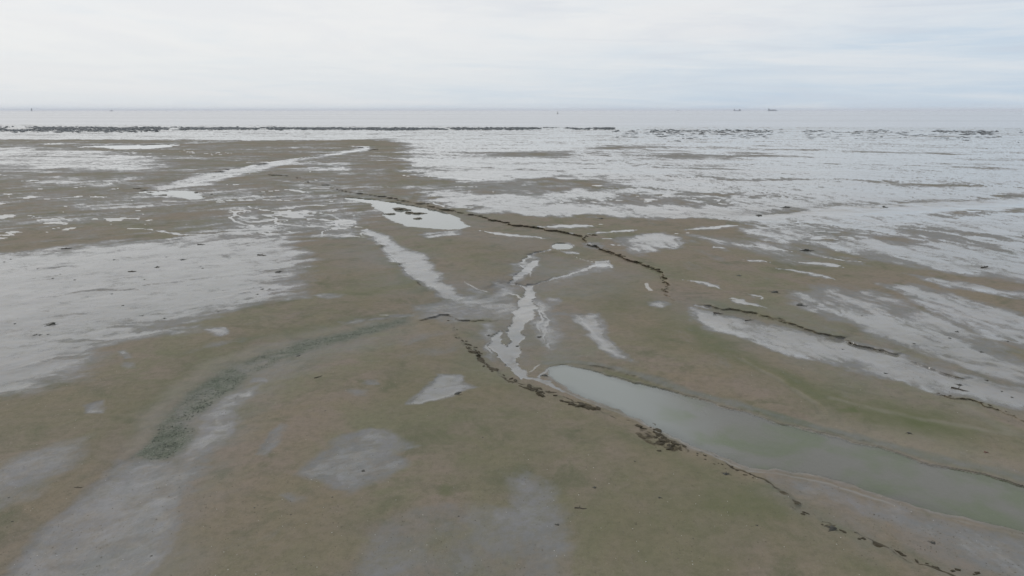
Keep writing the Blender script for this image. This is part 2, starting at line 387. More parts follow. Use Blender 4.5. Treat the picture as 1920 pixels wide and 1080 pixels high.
# braided stream in the middle
CH = np.zeros(PX.shape)
for pts, w in (([(1033, 468), (1015, 472), (996, 479), (984, 486), (981, 493)], 0.13), ([(1010, 489), (1000, 494), (988, 503), (975, 512)], 0.20), ([(975, 512), (965, 519), (960, 527), (968, 533), (990, 539)], 0.16),
               ([(1003, 497), (985, 510), (972, 520)], 0.16), ([(1002, 534), (1020, 529), (1042, 521)], 0.07), ([(1042, 521), (1068, 514), (1092, 507), (1112, 499)], 0.13), ([(1112, 499), (1128, 494), (1142, 496)], 0.22),
               ([(1132, 490), (1142, 489), (1147, 500)], 0.14), ([(1000, 533), (995, 548), (985, 560)], 0.12), ([(975, 690), (990, 706), (1005, 713), (1024, 716)], 0.13), ([(1004, 712), (1030, 722), (1060, 738)], 0.07), ([(1016, 580), (1024, 600), (1018, 622)], 0.07),
               ([(965, 660), (972, 690), (986, 706)], 0.10), ([(1020, 695), (1010, 708)], 0.05), ([(945, 622), (936, 640), (930, 656)], 0.07)):
    stroke(CH, pts, w, 1.0, 0.14, 0.16, taper=False, feather=0.5)
blob(CH, [(994, 533), (1002, 540), (1003, 560), (1004, 583), (996, 600), (984, 615), (981, 635), (978, 650), (972, 665), (970, 680), (985, 697), (992, 708), (984, 712), (965, 698), (950, 685), (935, 668),
          (922, 655), (921, 640), (932, 628), (943, 620), (944, 630), (936, 642), (947, 652), (958, 640), (960, 610), (962, 585), (973, 568), (984, 550)], 1.0, 0.08, 0.14, 0.20)
thr = fbm(GX * 1.0, GY * 0.5, 0.75, 4, 0.6, 88)
MIR = np.maximum(MIR, CH * sstep(thr + 1.0 * (CH - 0.6), -0.35, 0.10))
DEN = np.maximum(DEN, 0.95 * sstep(CH, 0.05, 0.6))
for pts, w in (([(1022, 600), (1026, 620), (1020, 640)], 0.05), ([(1008, 570), (1016, 600), (1012, 625)], 0.06), ([(930, 628), (915, 648), (920, 668)], 0.05), ([(985, 700), (1000, 690), (1010, 680)], 0.05),
               ([(1085, 592), (1110, 625), (1140, 655), (1168, 670)], 0.10), ([(1030, 640), (1028, 652)], 0.05), ([(940, 545), (970, 552), (985, 565)], 0.08), ([(700, 592), (745, 590), (780, 588)], 0.08),
               ([(870, 528), (895, 540), (925, 549)], 0.08), ([(1000, 520), (985, 505), (975, 495)], 0.08), ([(1075, 480), (1100, 488), (1120, 492)], 0.06)):
    stroke(MIR, pts, w, 0.9, 0.2, 0.12)
# rows of tiny puddles in the brown flats
n_a = fbm(GX, GY, 2.6, 4, 0.6, 7); n_b = fbm(GX, GY, 24, 3, 0.5, 8)
spz = np.zeros(PX.shape)
blob(spz, [(-500, 335), (300, 330), (700, 385), (720, 450), (450, 440), (0, 440), (-500, 450)], 0.7, 3, 1)
blob(spz, [(380, 385), (560, 388), (690, 425), (600, 440), (400, 440)], 1.6, 2, 1)
blob(spz, [(760, 300), (1500, 400), (1400, 445), (1100, 430), (800, 380)], 1.0, 3, 1)
blob(spz, [(1300, 405), (2000, 400), (2000, 480), (1450, 460)], 1.1, 3, 1)
MIR = np.maximum(MIR, sstep(n_a + n_b * 0.5 + spz * 0.28, 0.86, 1.0) * np.clip(spz * 3, 0, 1))

sq = np.zeros(PX.shape)
blob(sq, [(400, 395), (480, 385), (560, 392), (640, 402), (690, 425), (680, 452), (600, 440), (500, 432), (420, 425)], 1.0, 0.8, 0.5)
rdg = np.abs(fbm(GX * 0.8 + 0.5 * GY, GY * 0.55, 2.6, 3, 0.45, 15))
MIR = np.maximum(MIR, sq * sstep(rdg, 0.14, 0.05) * sstep(n_b, -0.9, -0.3))
rdg2 = np.abs(fbm(GX * 0.7 - 0.3 * GY, GY * 0.7, 4.0, 3, 0.5, 14))
MIR = np.maximum(MIR, sq * sstep(rdg2, 0.07, 0.02))
sq2 = np.zeros(PX.shape)
blob(sq2, [(780, 310), (1000, 330), (1400, 380), (1440, 402), (1100, 405), (860, 385)], 1.0, 1.5, 1)
blob(sq2, [(1450, 400), (2000, 395), (2000, 520), (1700, 490), (1450, 440)], 1.0, 1.5, 1)
blob(sq2, [(-200, 285), (520, 280), (500, 345), (200, 350), (-200, 345)], 1.0, 1.5, 1)
blob(sq2, [(480, 290), (700, 300), (700, 350), (500, 345)], 0.8, 1.5, 1)
rd2 = np.abs(fbm(GX * 0.45, GY, 4.2, 4, 0.5, 16))
MIR = np.maximum(MIR, sq2 * sstep(rd2, 0.07, 0.02) * sstep(fbm(GX, GY, 12, 3, 0.5, 17), -0.05, 0.25) * 0.9)

def streaks(ang, lon, lat, seed, octv=6):
    c, s_ = math.cos(ang), math.sin(ang)
    u = GX * c + GY * s_; v = -GX * s_ + GY * c
    v = v + 0.6 * wy
    return fbm(u / lon, v / lat, 1.0, octv, 0.62, seed)
blend = sstep(GX / (1 + 0.01 * np.abs(GY)), -6, 8)
STR = streaks(0.55, 5.5, 1.1, 81) * (1 - blend) + streaks(1.80, 6.0, 1.1, 82) * blend
STR = STR * (1 - 0.65 * sstep(GY, 55, 110)) + 0.8 * streaks(-0.12, 16.0, 6.5, 83) * sstep(GY, 55, 110)
STF = streaks(0.5, 1.2, 0.35, 84, 4) * (1 - blend) + streaks(1.75, 1.2, 0.35, 85, 4) * blend

# ---- turn density into a ragged film
NS1 = fbm(GX, GY * 0.75, 9.0, 7, 0.62, 5); NS2 = fbm(GX * 0.55 + GY * 0.2, GY, 22.0, 6, 0.6, 6)
NS3 = fbm(GX + 0.35 * GY, GY * 0.5 - 0.2 * GX, 3.2, 5, 0.6, 9)
dist = np.hypot(GX, GY)
nz = 0.42 * NS1 + 0.22 * NS2 + 0.16 * NS3
k_soft = 0.27 + 0.15 * np.clip(SOFT, 0, 1) + 0.08 * sstep(np.hypot(GX, GY), 60, 150)
far = sstep(dist, 45, 110)
nz = 0.70 * nz + 0.42 * STR * (1 - 0.5 * np.clip(SOFT, 0, 1)) * (1 - 0.6 * sstep(DEN, 0.95, 1.15))
WET = sstep(DEN + nz * (0.66 + 0.30 * far - 0.10 * SOFT) * np.clip(4 * DEN * (1.10 - DEN) + 0.20, 0.25, 1), 0.48 - k_soft, 0.48 + k_soft)
STRM = STR * (1 - 0.6 * np.clip(SOFT, 0, 1)) * (1 - 0.35 * sstep(30 - dist, 0, 12))
SH = np.clip(0.88 + 0.55 * nz + 0.30 * fbm(GX, GY, 1.4, 4, 0.6, 12), 0.35, 1)      # thickness of the film
# damp grey silt reaches further than the film itself
fine_n = fbm(GX, GY * 0.8, 1.1, 5, 0.65, 18)
SHH = SH
MOI = sstep(DEN + nz * 0.60 + 0.12 * fine_n, 0.18, 0.56)
brk_n = 0.7 * STRM + 0.35 * STF + 0.25 * NS3 + 0.45 * fine_n + 0.45 * fbm(GX + 0.8 * GY, GY * 0.6, 5.5, 5, 0.62, 19)
OPEN = sstep(DEN + 0.10 * far, 0.58, 0.92)                    # 1: unbroken sheet, 0: broken patches
WET = WET * sstep(brk_n + 0.85 * OPEN + 0.6 * sstep(DEN, 1.0, 1.15) + 0.15, -0.45, 0.45) * np.clip(0.74 + 0.18 * OPEN + (0.50 - 0.22 * OPEN) * STRM * (1 - 0.55 * sstep(DEN, 0.98, 1.15)) + 0.30 * STF * (1 - 0.4 * sstep(DEN, 0.98, 1.15)) + 0.10 * sstep(DEN, 0.98, 1.15) + 0.22 * fine_n + 0.12 * far, 0.22 + 0.25 * OPEN + 0.22 * sstep(DEN, 0.98, 1.1), 1)

for pts, v in (([(640, 470), (700, 440), (860, 520), (960, 520), (1000, 470), (1130, 490), (1180, 520), (1080, 560), (1090, 690), (1010, 690), (930, 690), (900, 610), (780, 600), (820, 560), (740, 520)], 0.75),
               ([(760, 590), (560, 640), (440, 690), (340, 770), (240, 880), (120, 1000), (-60, 1200), (250, 1200), (330, 1000), (400, 860), (470, 740), (600, 660), (760, 605)], 1.0),
               ([(1250, 560), (1330, 560), (1600, 600), (1920, 690), (1920, 780), (1700, 730), (1400, 640)], 0.6), ([(1480, 915), (1940, 1010), (2300, 1100), (2300, 1300), (1900, 1120), (1700, 1040)], 1.0),
               ([(890, 425), (1050, 440), (1110, 460), (1100, 478), (1000, 475), (880, 450)], 0.5), ([(640, 365), (800, 380), (900, 410), (1000, 430), (900, 445), (760, 440), (680, 400)], 0.6)):
    blob(MOX, pts, v, 2.0, 0.8)
MOX *= np.clip(0.70 + 0.65 * STR + 0.4 * fine_n, 0, 1)

# ---- relief: gentle swells, channels, low cliffs
Z += 0.050 * fbm(GX, GY, 14, 4, 0.5, 21) + 0.014 * fbm(GX, GY, 2.0, 4, 0.55, 22) + 0.004 * STR
for pts, w, dep in (([(2300, 1060), (1920, 960), (1600, 880), (1300, 790), (1060, 710), (985, 680), (972, 620), (995, 545), (1040, 490)], 3.2, 0.26),
                    ([(995, 545), (900, 552), (850, 545), (780, 490), (700, 440), (640, 410)], 2.6, 0.18), ([(1060, 480), (1040, 460), (960, 445), (860, 415), (760, 400), (660, 378), (400, 368), (300, 362)], 3.5, 0.18),
                    ([(2300, 830), (1920, 745), (1700, 690), (1500, 640), (1310, 590)], 3.0, 0.16), ([(900, 580), (770, 595), (640, 620), (540, 650), (440, 695), (350, 760), (290, 850), (150, 1000), (0, 1200)], 2.2, 0.20),
                    ([(300, 355), (480, 318), (690, 278)], 7.0, 0.25), ([(2300, 350), (1920, 380), (1600, 398), (1350, 415)], 5.0, 0.22), ([(2100, 800), (1800, 745), (1700, 735)], 1.5, 0.05)):
    sl, d, _, t = line_d(pts, 0.8, 0.1, pad=(500, 220))
    Z[sl] -= dep * np.exp(-(d / w) ** 2)

Z -= 0.035 * sstep(DEN, 0.3, 0.9)


def scarp(pts, hi, reach, sign, width=0.10, dark=1.0, warp=0.15, fine=0.2, dwid=0.10):
    """a low bank: higher on one side of the line, falling off over REACH metres"""
    sl, d, side, t = line_d(pts, warp, fine, pad=(420, 150))
    s = d * side * sign
    win = np.clip(1 - d / (3 * reach), 0, 1) ** 2
    end = np.clip(np.sin(np.clip(t, 0, 1) * math.pi) * 3, 0, 1) * win
    wv = width * (1 + 0.6 * wx2[sl])
    Z[sl] += hi * end * np.where(s > 0, sstep(s, -wv, wv) * np.exp(-np.maximum(s, 0) / reach), sstep(s, -wv, wv)) \
        - 0.35 * hi * end * np.where(s < 0, sstep(-s, 0, wv) * np.exp(-np.maximum(-s, 0) / (reach * 0.6)), 0)
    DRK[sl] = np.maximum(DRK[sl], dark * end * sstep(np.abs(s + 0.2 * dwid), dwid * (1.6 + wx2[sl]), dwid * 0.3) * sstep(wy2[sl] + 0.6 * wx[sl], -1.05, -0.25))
    return pts


# near bank of the channel and pool (its lip drops away from the camera)
BANK = [(838, 598), (850, 622), (880, 652), (905, 676), (935, 700), (975, 722), (1015, 735), (1070, 752), (1120, 772), (1180, 790), (1230, 815), (1290, 838),
        (1350, 868), (1400, 888), (1440, 905), (1480, 930), (1540, 978), (1600, 1002), (1660, 1030), (1730, 1062), (1800, 1085), (1900, 1110), (2050, 1150)]
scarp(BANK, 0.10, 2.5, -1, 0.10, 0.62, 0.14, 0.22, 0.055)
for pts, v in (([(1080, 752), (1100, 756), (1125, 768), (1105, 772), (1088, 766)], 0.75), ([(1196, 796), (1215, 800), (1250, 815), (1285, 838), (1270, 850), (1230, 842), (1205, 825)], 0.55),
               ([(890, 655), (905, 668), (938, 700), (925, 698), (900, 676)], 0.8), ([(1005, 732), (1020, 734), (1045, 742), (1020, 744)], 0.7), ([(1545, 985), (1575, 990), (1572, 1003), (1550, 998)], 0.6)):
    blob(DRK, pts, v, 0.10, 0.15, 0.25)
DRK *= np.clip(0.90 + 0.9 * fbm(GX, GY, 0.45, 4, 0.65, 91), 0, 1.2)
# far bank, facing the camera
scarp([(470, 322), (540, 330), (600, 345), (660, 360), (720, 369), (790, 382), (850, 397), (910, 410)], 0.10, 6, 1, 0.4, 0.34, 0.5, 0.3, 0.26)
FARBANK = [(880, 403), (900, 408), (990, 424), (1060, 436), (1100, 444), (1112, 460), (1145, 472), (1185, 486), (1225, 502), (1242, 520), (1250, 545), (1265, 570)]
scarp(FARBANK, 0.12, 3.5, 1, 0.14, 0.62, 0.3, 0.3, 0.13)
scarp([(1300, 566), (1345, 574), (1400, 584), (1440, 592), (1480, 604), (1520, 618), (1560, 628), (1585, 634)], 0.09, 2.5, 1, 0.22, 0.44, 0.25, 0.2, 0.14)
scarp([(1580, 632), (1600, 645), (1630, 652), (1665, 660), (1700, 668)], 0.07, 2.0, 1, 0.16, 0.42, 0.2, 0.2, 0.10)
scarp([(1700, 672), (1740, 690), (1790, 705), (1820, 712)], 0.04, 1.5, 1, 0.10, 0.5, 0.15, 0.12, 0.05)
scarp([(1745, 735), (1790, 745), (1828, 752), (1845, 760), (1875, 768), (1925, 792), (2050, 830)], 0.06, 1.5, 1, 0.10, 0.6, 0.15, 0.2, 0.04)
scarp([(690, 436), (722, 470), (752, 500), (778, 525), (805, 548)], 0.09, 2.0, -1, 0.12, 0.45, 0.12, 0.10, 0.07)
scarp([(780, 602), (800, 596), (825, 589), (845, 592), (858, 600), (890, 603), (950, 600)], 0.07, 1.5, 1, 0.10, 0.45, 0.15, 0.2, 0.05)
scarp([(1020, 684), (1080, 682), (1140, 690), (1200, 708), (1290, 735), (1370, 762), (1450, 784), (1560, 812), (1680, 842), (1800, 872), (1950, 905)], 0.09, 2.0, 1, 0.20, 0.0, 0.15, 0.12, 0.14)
sl, d, _, t = line_d([(1020, 680), (1080, 679), (1140, 687), (1200, 703), (1290, 733), (1370, 757), (1450, 780), (1560, 809), (1680, 838), (1800, 868), (1960, 905)], 0.12, 0.12)
MOX[sl] = np.maximum(MOX[sl], 0.75 * sstep(d, 0.45, 0.05)); GRN[sl] = np.maximum(GRN[sl], 0.9 * sstep(d, 0.40, 0.05))
# old foot track and pale drainage line
for pts, w, dz in (([(1390, 672), (1440, 700), (1490, 730), (1530, 755), (1545, 775)], 0.10, 0.03), ([(1810, 762), (1850, 782), (1890, 805), (1960, 830)], 0.20, 0.04),
                   ([(1560, 745), (1640, 765), (1760, 790), (1930, 818)], 0.14, 0.03)):
    sl, d, _, t = line_d(pts, 0.1, 0.06)
    m = sstep(d, w * 2.2, w * 0.1); Z[sl] -= dz * m; PALE[sl] = np.maximum(PALE[sl], 0.55 * m * np.clip(0.7 + fbm(GX[sl], GY[sl], 1.0, 4, 0.6, 94), 0.1, 1))
blob(PALE, [(1500, 790), (1545, 765), (1600, 790), (1750, 820), (1930, 870), (1930, 900), (1700, 850), (1550, 815)], 0.5, 0.8, 0.3)
# pale film line along the near edge of the pool
sl, d, _, t = line_d([(1045, 728), (1100, 752), (1170, 777), (1230, 802), (1290, 835), (1350, 862), (1400, 882), (1460, 889), (1560, 910), (1680, 948), (1800, 978), (1920, 1005), (2100, 1052), (2300, 1112), (2700, 1240)], 0.08, 0.06)
edge_m = 0.8 * sstep(d, 0.085, 0.02) * np.clip(0.75 + 0.9 * fbm(GX[sl], GY[sl], 0.8, 4, 0.6, 93), 0, 1); PALE[sl] = np.maximum(PALE[sl], edge_m); DEN[sl] = np.maximum(DEN[sl], edge_m); WET[sl] = np.maximum(WET[sl], 0.75 * edge_m)
# rubbly, algae-covered bed of the dry creek on the left
creek = [(770, 588), (740, 600), (690, 612), (620, 630), (540, 650), (470, 672), (410, 700), (350, 738), (320, 775), (290, 815), (240, 860), (310, 862), (360, 820), (375, 780), (420, 740), (480, 700), (560, 664), (640, 640), (700, 624), (760, 606)]
slc, sc_ = blob(RUB, creek, 1.0, 0.28, 0.35)
RUB *= np.clip(0.98 + 0.9 * fbm(GX, GY, 1.3, 5, 0.65, 52), 0, 1)
blob(MOX, creek, 0.8, 0.6, 0.3)
Z[slc] -= 0.09 * sstep(sc_, -1.0, 0.8)
cr2 = blob(PALE, [(370, 690), (450, 660), (560, 628), (700, 604), (700, 608), (560, 640), (470, 668), (400, 700), (330, 745), (270, 830), (225, 860), (290, 750)], 0.55, 0.3, 0.2)
blob(DEN, [(300, 740), (200, 880), (100, 960), (0, 1080), (280, 1080), (400, 860)], 0.0, 0.5)

# ---- green film of algae, and olive bank shading painted with it
for pts, v, f in (([(1500, 745), (1600, 735), (1760, 775), (1860, 800), (1800, 822), (1650, 800), (1560, 785)], 0.8, 1.0), ([(1100, 560), (1200, 560), (1300, 600), (1340, 650), (1240, 650), (1150, 610)], 0.75, 1.2),
                  ([(1290, 610), (1350, 640), (1450, 690), (1550, 740), (1480, 730), (1380, 700), (1280, 660)], 0.55, 1.0), ([(860, 455), (960, 455), (960, 500), (900, 510), (850, 480)], 0.4, 1.2),
                  ([(640, 480), (740, 520), (800, 560), (700, 600), (600, 620), (600, 560)], 0.35, 1.2), ([(820, 620), (960, 740), (1200, 820), (1450, 930), (1700, 1080), (1200, 1120), (900, 900), (700, 760), (700, 660)], 0.42, 1.2),
                  ([(1290, 880), (1400, 890), (1480, 940), (1560, 1000), (1400, 990), (1290, 930)], 0.6, 0.8), ([(1050, 690), (1180, 700), (1300, 735), (1230, 720), (1100, 695)], 0.4, 0.5),
                  ([(240, 700), (330, 660), (420, 640), (300, 760), (200, 860), (100, 900), (150, 800)], 0.35, 1.0), ([(-100, 740), (250, 740), (200, 800), (-100, 860)], 0.35, 1.0),
                  ([(1560, 760), (1610, 755), (1625, 768), (1580, 775)], 1.3, 0.3)):
    blob(GRN, pts, v, f, 0.5)
GRN = GRN * np.clip(0.75 + 0.7 * fbm(GX, GY, 2.2, 5, 0.6, 31), 0.1, 1.5) + 0.22 * sstep(fbm(GX, GY, 6.0, 5, 0.6, 32), 0.2, 0.9)
GRN = GRN * (0.85 + 0.5 * sstep(PX, 900, 1400) * sstep(PY, 600, 800))
blob(GRN, [(925, 840), (960, 838), (975, 855), (945, 862)], 0.6, 0.4); blob(GRN, [(812, 918), (828, 915), (830, 930), (815, 933)], 0.8, 0.2)

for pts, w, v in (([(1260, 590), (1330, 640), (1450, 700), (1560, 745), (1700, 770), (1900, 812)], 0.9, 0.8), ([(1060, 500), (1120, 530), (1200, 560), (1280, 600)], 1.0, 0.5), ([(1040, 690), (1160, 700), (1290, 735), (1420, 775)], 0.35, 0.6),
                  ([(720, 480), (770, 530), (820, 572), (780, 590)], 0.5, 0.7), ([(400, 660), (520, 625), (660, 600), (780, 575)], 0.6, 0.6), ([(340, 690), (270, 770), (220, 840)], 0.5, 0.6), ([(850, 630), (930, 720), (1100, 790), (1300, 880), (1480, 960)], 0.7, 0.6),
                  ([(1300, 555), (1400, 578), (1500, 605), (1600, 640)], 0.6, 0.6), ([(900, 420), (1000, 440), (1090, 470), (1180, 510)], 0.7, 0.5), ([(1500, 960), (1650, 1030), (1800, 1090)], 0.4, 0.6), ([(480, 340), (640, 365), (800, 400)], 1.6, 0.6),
                  ([(0, 800), (150, 770), (300, 700), (400, 640)], 1.2, 0.4)):  # strokes paint shade into the colour at the foot of the banks
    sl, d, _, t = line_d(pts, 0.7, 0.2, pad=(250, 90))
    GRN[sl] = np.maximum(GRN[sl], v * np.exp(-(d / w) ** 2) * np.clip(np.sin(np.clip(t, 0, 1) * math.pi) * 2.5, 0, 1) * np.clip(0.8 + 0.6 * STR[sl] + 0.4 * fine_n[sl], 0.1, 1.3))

# ---- pools: hollows filled with standing water
POOLS = []


def pool(pts, level, depth, shelf, warp=0.12, fine=0.06, name='tidal_pool'):
    sl, s = poly_sd(pts, warp, fine, pad=(90, 60))
    cur = Z[sl]
    level = float(np.percentile(cur[np.abs(s) < 0.3], 20)) - 0.02
    rim = sstep(s, -1.6, 0.0)
    zz = cur * (1 - rim) + np.maximum(level + 0.015, cur * 0.3 + 0.7 * (level + 0.02)) * rim
    inn = sstep(s, 0.0, shelf)
    bed = level - 0.03 - depth * inn + 0.25 * depth * 0.6 * fbm(GX[sl], GY[sl], 1.8, 4, 0.5, 41)
    Z[sl] = np.where(s > -0.02, np.where(s > 0.12, np.minimum(bed, level - 0.004), level + 0.012 * (0.12 - s) / 0.14 - 0.004), zz)
    dn = sstep(s, -0.25, 0.05)
    WET[sl] = np.maximum(WET[sl], dn * 0.55)
    MIR[sl] *= 1 - sstep(s, -0.1, 0.05)
    DRK[sl] *= 1 - sstep(s, -0.05, 0.1)
    GRN[sl] = np.maximum(GRN[sl], 0.5 * sstep(s, 0, 0.5))
    POOLS.append((name, sl, s, level))


MAINPOOL = [(1018, 694), (1030, 688), (1055, 685), (1100, 692), (1160, 706), (1230, 724), (1290, 740), (1350, 762), (1430, 786), (1550, 816), (1650, 841), (1750, 868), (1850, 890), (1960, 914), (2150, 955), (2700, 1060),
            (2750, 1260), (2300, 1110), (2060, 1040), (1920, 1000), (1800, 973), (1680, 942), (1560, 903), (1460, 883), (1400, 877), (1340, 855), (1280, 829), (1220, 795), (1160, 769), (1090, 744), (1045, 722), (1024, 706)]
pool(MAINPOOL, -0.10, 0.16, 1.6, 0.22, 0.13)
pool([(640, 371), (682, 373), (730, 379), (782, 387), (832, 397), (862, 411), (878, 426), (862, 430), (800, 428), (760, 424), (735, 413), (720, 402), (702, 392), (694, 381), (650, 376)], -0.10, 0.12, 0.8, 0.2, 0.12)
pool([(262, 361), (300, 359), (345, 357), (378, 363), (392, 372), (340, 373), (318, 368), (290, 366)], -0.08, 0.08, 0.8, 0.3, 0.15)
pool([(145, 276), (180, 273), (205, 272), (260, 272), (330, 270.5), (345, 271), (320, 275), (280, 279), (220, 279.5), (190, 276.5)], -0.06, 0.08, 1.5, 0.6, 0.2)
pool([(1032, 460), (1046, 456), (1066, 457), (1078, 462), (1070, 467), (1046, 468), (1034, 465)], -0.07, 0.08, 0.3, 0.05, 0.04)

# bed of the braided stream
Z -= 0.001 * CH
# rubble relief in the creek
Z += RUB * (0.030 * np.abs(fbm(GX, GY, 0.55, 3, 0.6, 51)) - 0.01)

# ---- shore: the flats sink slowly under the sea
shore = 236.0 + 6.0 * np.clip(PX / 1920, -0.5, 1.5) + 0.5 * fbm(GX, GY, 60, 4, 0.5, 61)
SEA = -0.14
dy_s = PY - shore                                   # negative: seaward
Z = np.where(dy_s < 6, Z * sstep(dy_s, -4, 6) + (SEA + 0.02 * dy_s) * (1 - sstep(dy_s, -6, 5)), Z)
Z = np.where(PY < 232, np.minimum(Z, SEA - 0.1), Z)
edge_shore = sstep(np.abs(dy_s - 1.5), 3.5, 0.5)
WET = np.maximum(WET, 0.7 * edge_shore)
MOI = np.clip(np.maximum(np.maximum(MOI, WET), MOX), 0, 1); WET = np.clip(WET, 0, 1); MIR = np.clip(MIR, 0, 1)


# ------------------------------------------------------------------ materials
def new_mat(name):
    m = bpy.data.materials.new(name); m.use_nodes = True
    t = NT(m.node_tree)
    for n in list(t.n): t.n.remove(n)
    out = t.node('ShaderNodeOutputMaterial'); b = t.node('ShaderNodeBsdfPrincipled')
    t.l.new(b.outputs[0], out.inputs[0])
    return m, t, b, out


def mud_material():
    m, t, b, out = new_mat('mud')
    P = t.node('ShaderNodeNewGeometry').outputs['Position']
    wet, mir, grn, drk, rub, pale, moi = (t.attr(k) for k in ('wet', 'mir', 'grn', 'drk', 'rub', 'pale', 'moi'))
    big = t.noise(P, 0.10, 5, 0.6, 0.5); mid = t.noise(P, 0.75, 5, 0.62); fin = t.noise(P, 6.0, 4, 0.65); grain = t.noise(P, 30.0, 3, 0.6)
    brown = t.mix(t.step(big, 0.40, 0.60), (0.216, 0.176, 0.122), (0.178, 0.168, 0.106))
    med = t.noise(P, 0.33, 6, 0.68, 0.8)
    brown = t.mix(t.step(med, 0.42, 0.66), brown, (0.226, 0.182, 0.142))
    brown = t.mix(t.step(t.noise(t.mapping(P, loc=(31, 7, 3)), 0.5, 6, 0.7, 0.6), 0.48, 0.70, 0.0, 0.85), brown, (0.122, 0.122, 0.075))
    brown = t.mix(t.step(mid, 0.45, 0.72, 0.0, 0.6), brown, (0.218, 0.176, 0.138))
    brown = t.mix(t.m('MULTIPLY', t.step(t.noise(P, 3.5, 5, 0.75), 0.40, 0.70), 0.42), brown, (0.108, 0.100, 0.066))
    brown = t.mix(t.m('MULTIPLY', t.step(grain, 0.52, 0.72), 0.32), brown, (0.29, 0.26, 0.21))
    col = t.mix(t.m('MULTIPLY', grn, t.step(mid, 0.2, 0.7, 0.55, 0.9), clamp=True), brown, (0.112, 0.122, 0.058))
    col = t.mix(t.m('MULTIPLY', pale, 0.6), col, (0.27, 0.245, 0.20))
    silt = t.mix(t.step(med, 0.38, 0.66), (0.205, 0.200, 0.200), (0.165, 0.168, 0.160))
    spk = t.step(t.noise(P, 2.2, 5, 0.75), 0.36, 0.62, 0.55, 1.0)
    col = t.mix(t.m('MULTIPLY', t.m('MULTIPLY', moi, spk), 0.88), col, silt)
    rubc = t.mix(t.step(t.noise(P, 2.4, 6, 0.75), 0.38, 0.64), (0.096, 0.110, 0.076), (0.150, 0.155, 0.122))
    col = t.mix(t.m('MULTIPLY', rub, 0.92), col, rubc)
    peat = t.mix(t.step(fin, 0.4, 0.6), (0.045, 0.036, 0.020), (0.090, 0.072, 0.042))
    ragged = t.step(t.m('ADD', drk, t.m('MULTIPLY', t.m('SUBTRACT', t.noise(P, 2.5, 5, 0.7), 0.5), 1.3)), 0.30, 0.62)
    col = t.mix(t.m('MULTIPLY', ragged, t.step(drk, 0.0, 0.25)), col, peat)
    t.put(b.inputs['Base Color'], col)
    # film of water: broken up by fine relief
    brk = t.m('ADD', t.m('MULTIPLY', t.m('SUBTRACT', t.noise(P, 1.3, 7, 0.75, 0.5), 0.5), 1.9), t.m('MULTIPLY', t.m('SUBTRACT', fin, 0.5), 0.8))
    film = t.m('MULTIPLY', wet, t.step(t.m('ADD', wet, brk), 0.0, 1.05))
    r = t.fmix(moi, 0.82, 0.60)
    r = t.fmix(film, r, 0.11)
    mirn = t.step(t.m('ADD', mir, t.m('MULTIPLY', brk, 0.35)), 0.35, 0.65)
    r = t.fmix(mirn, r, 0.06)
    t.put(b.inputs['Roughness'], r)
    t.put(b.inputs['Specular IOR Level'], t.fmix(t.m('MAXIMUM', film, mirn), 0.25, 0.62))
    t.put(b.inputs['IOR'], t.fmix(mirn, t.fmix(film, 1.40, 1.54), 1.75))
    calm = t.m('SUBTRACT', 1.0, t.m('MAXIMUM', t.m('MULTIPLY', film, 0.93), t.m('MULTIPLY', mirn, 0.985)))
    h = t.m('ADD', t.m('MULTIPLY', mid, 0.05), t.m('ADD', t.m('MULTIPLY', fin, 0.012), t.m('MULTIPLY', grain, 0.0025)))
    h = t.m('ADD', h, t.m('MULTIPLY', rub, t.m('MULTIPLY', t.noise(P, 4.0, 3, 0.6), 0.10)))
    t.put(b.inputs['Normal'], t.bump(h, calm, 1.0))
    return m


def water_material():
    m, t, b, out = new_mat('pool_water')
    P = t.node('ShaderNodeNewGeometry').outputs['Position']
    n = t.noise(P, 0.45, 4, 0.5, 0.4)
    t.put(b.inputs['Base Color'], t.mix(t.step(t.m('ADD', t.attr('murk'), t.m('SUBTRACT', n, 0.5)), 0.1, 0.9), (0.238, 0.250, 0.225), t.mix(t.step(n, 0.42, 0.6), (0.215, 0.208, 0.172), (0.160, 0.190, 0.100))))
    b.inputs['Roughness'].default_value = 0.05; b.inputs['IOR'].default_value = 1.48
    t.put(b.inputs['Normal'], t.bump(t.noise(t.mapping(P, scale=(1, 0.6, 1)), 7.0, 2, 0.5), 0.12, 0.02))
    # silty water: the bed shows through where it is shallow
    tr = t.node('ShaderNodeBsdfTransparent'); tr.inputs[0].default_value = (0.95, 0.96, 0.94, 1)
    gl = t.node('ShaderNodeBsdfGlossy'); gl.inputs['Roughness'].default_value = 0.05
    fr = t.node('ShaderNodeFresnel'); fr.inputs[0].default_value = 1.42
    clear = t.node('ShaderNodeMixShader'); t.l.new(fr.outputs[0], clear.inputs[0]); t.l.new(tr.outputs[0], clear.inputs[1]); t.l.new(gl.outputs[0], clear.inputs[2])
    mx = t.node('ShaderNodeMixShader'); t.put(mx.inputs[0], t.m('MULTIPLY', t.step(t.attr('depth'), 0.0, 0.08, 0.70, 0.97), t.m('SUBTRACT', 1.0, t.m('MULTIPLY', t.attr('murk'), 0.40))))
    t.l.new(clear.outputs[0], mx.inputs[1]); t.l.new(b.outputs[0], mx.inputs[2]); t.l.new(mx.outputs[0], out.inputs[0])
    return m


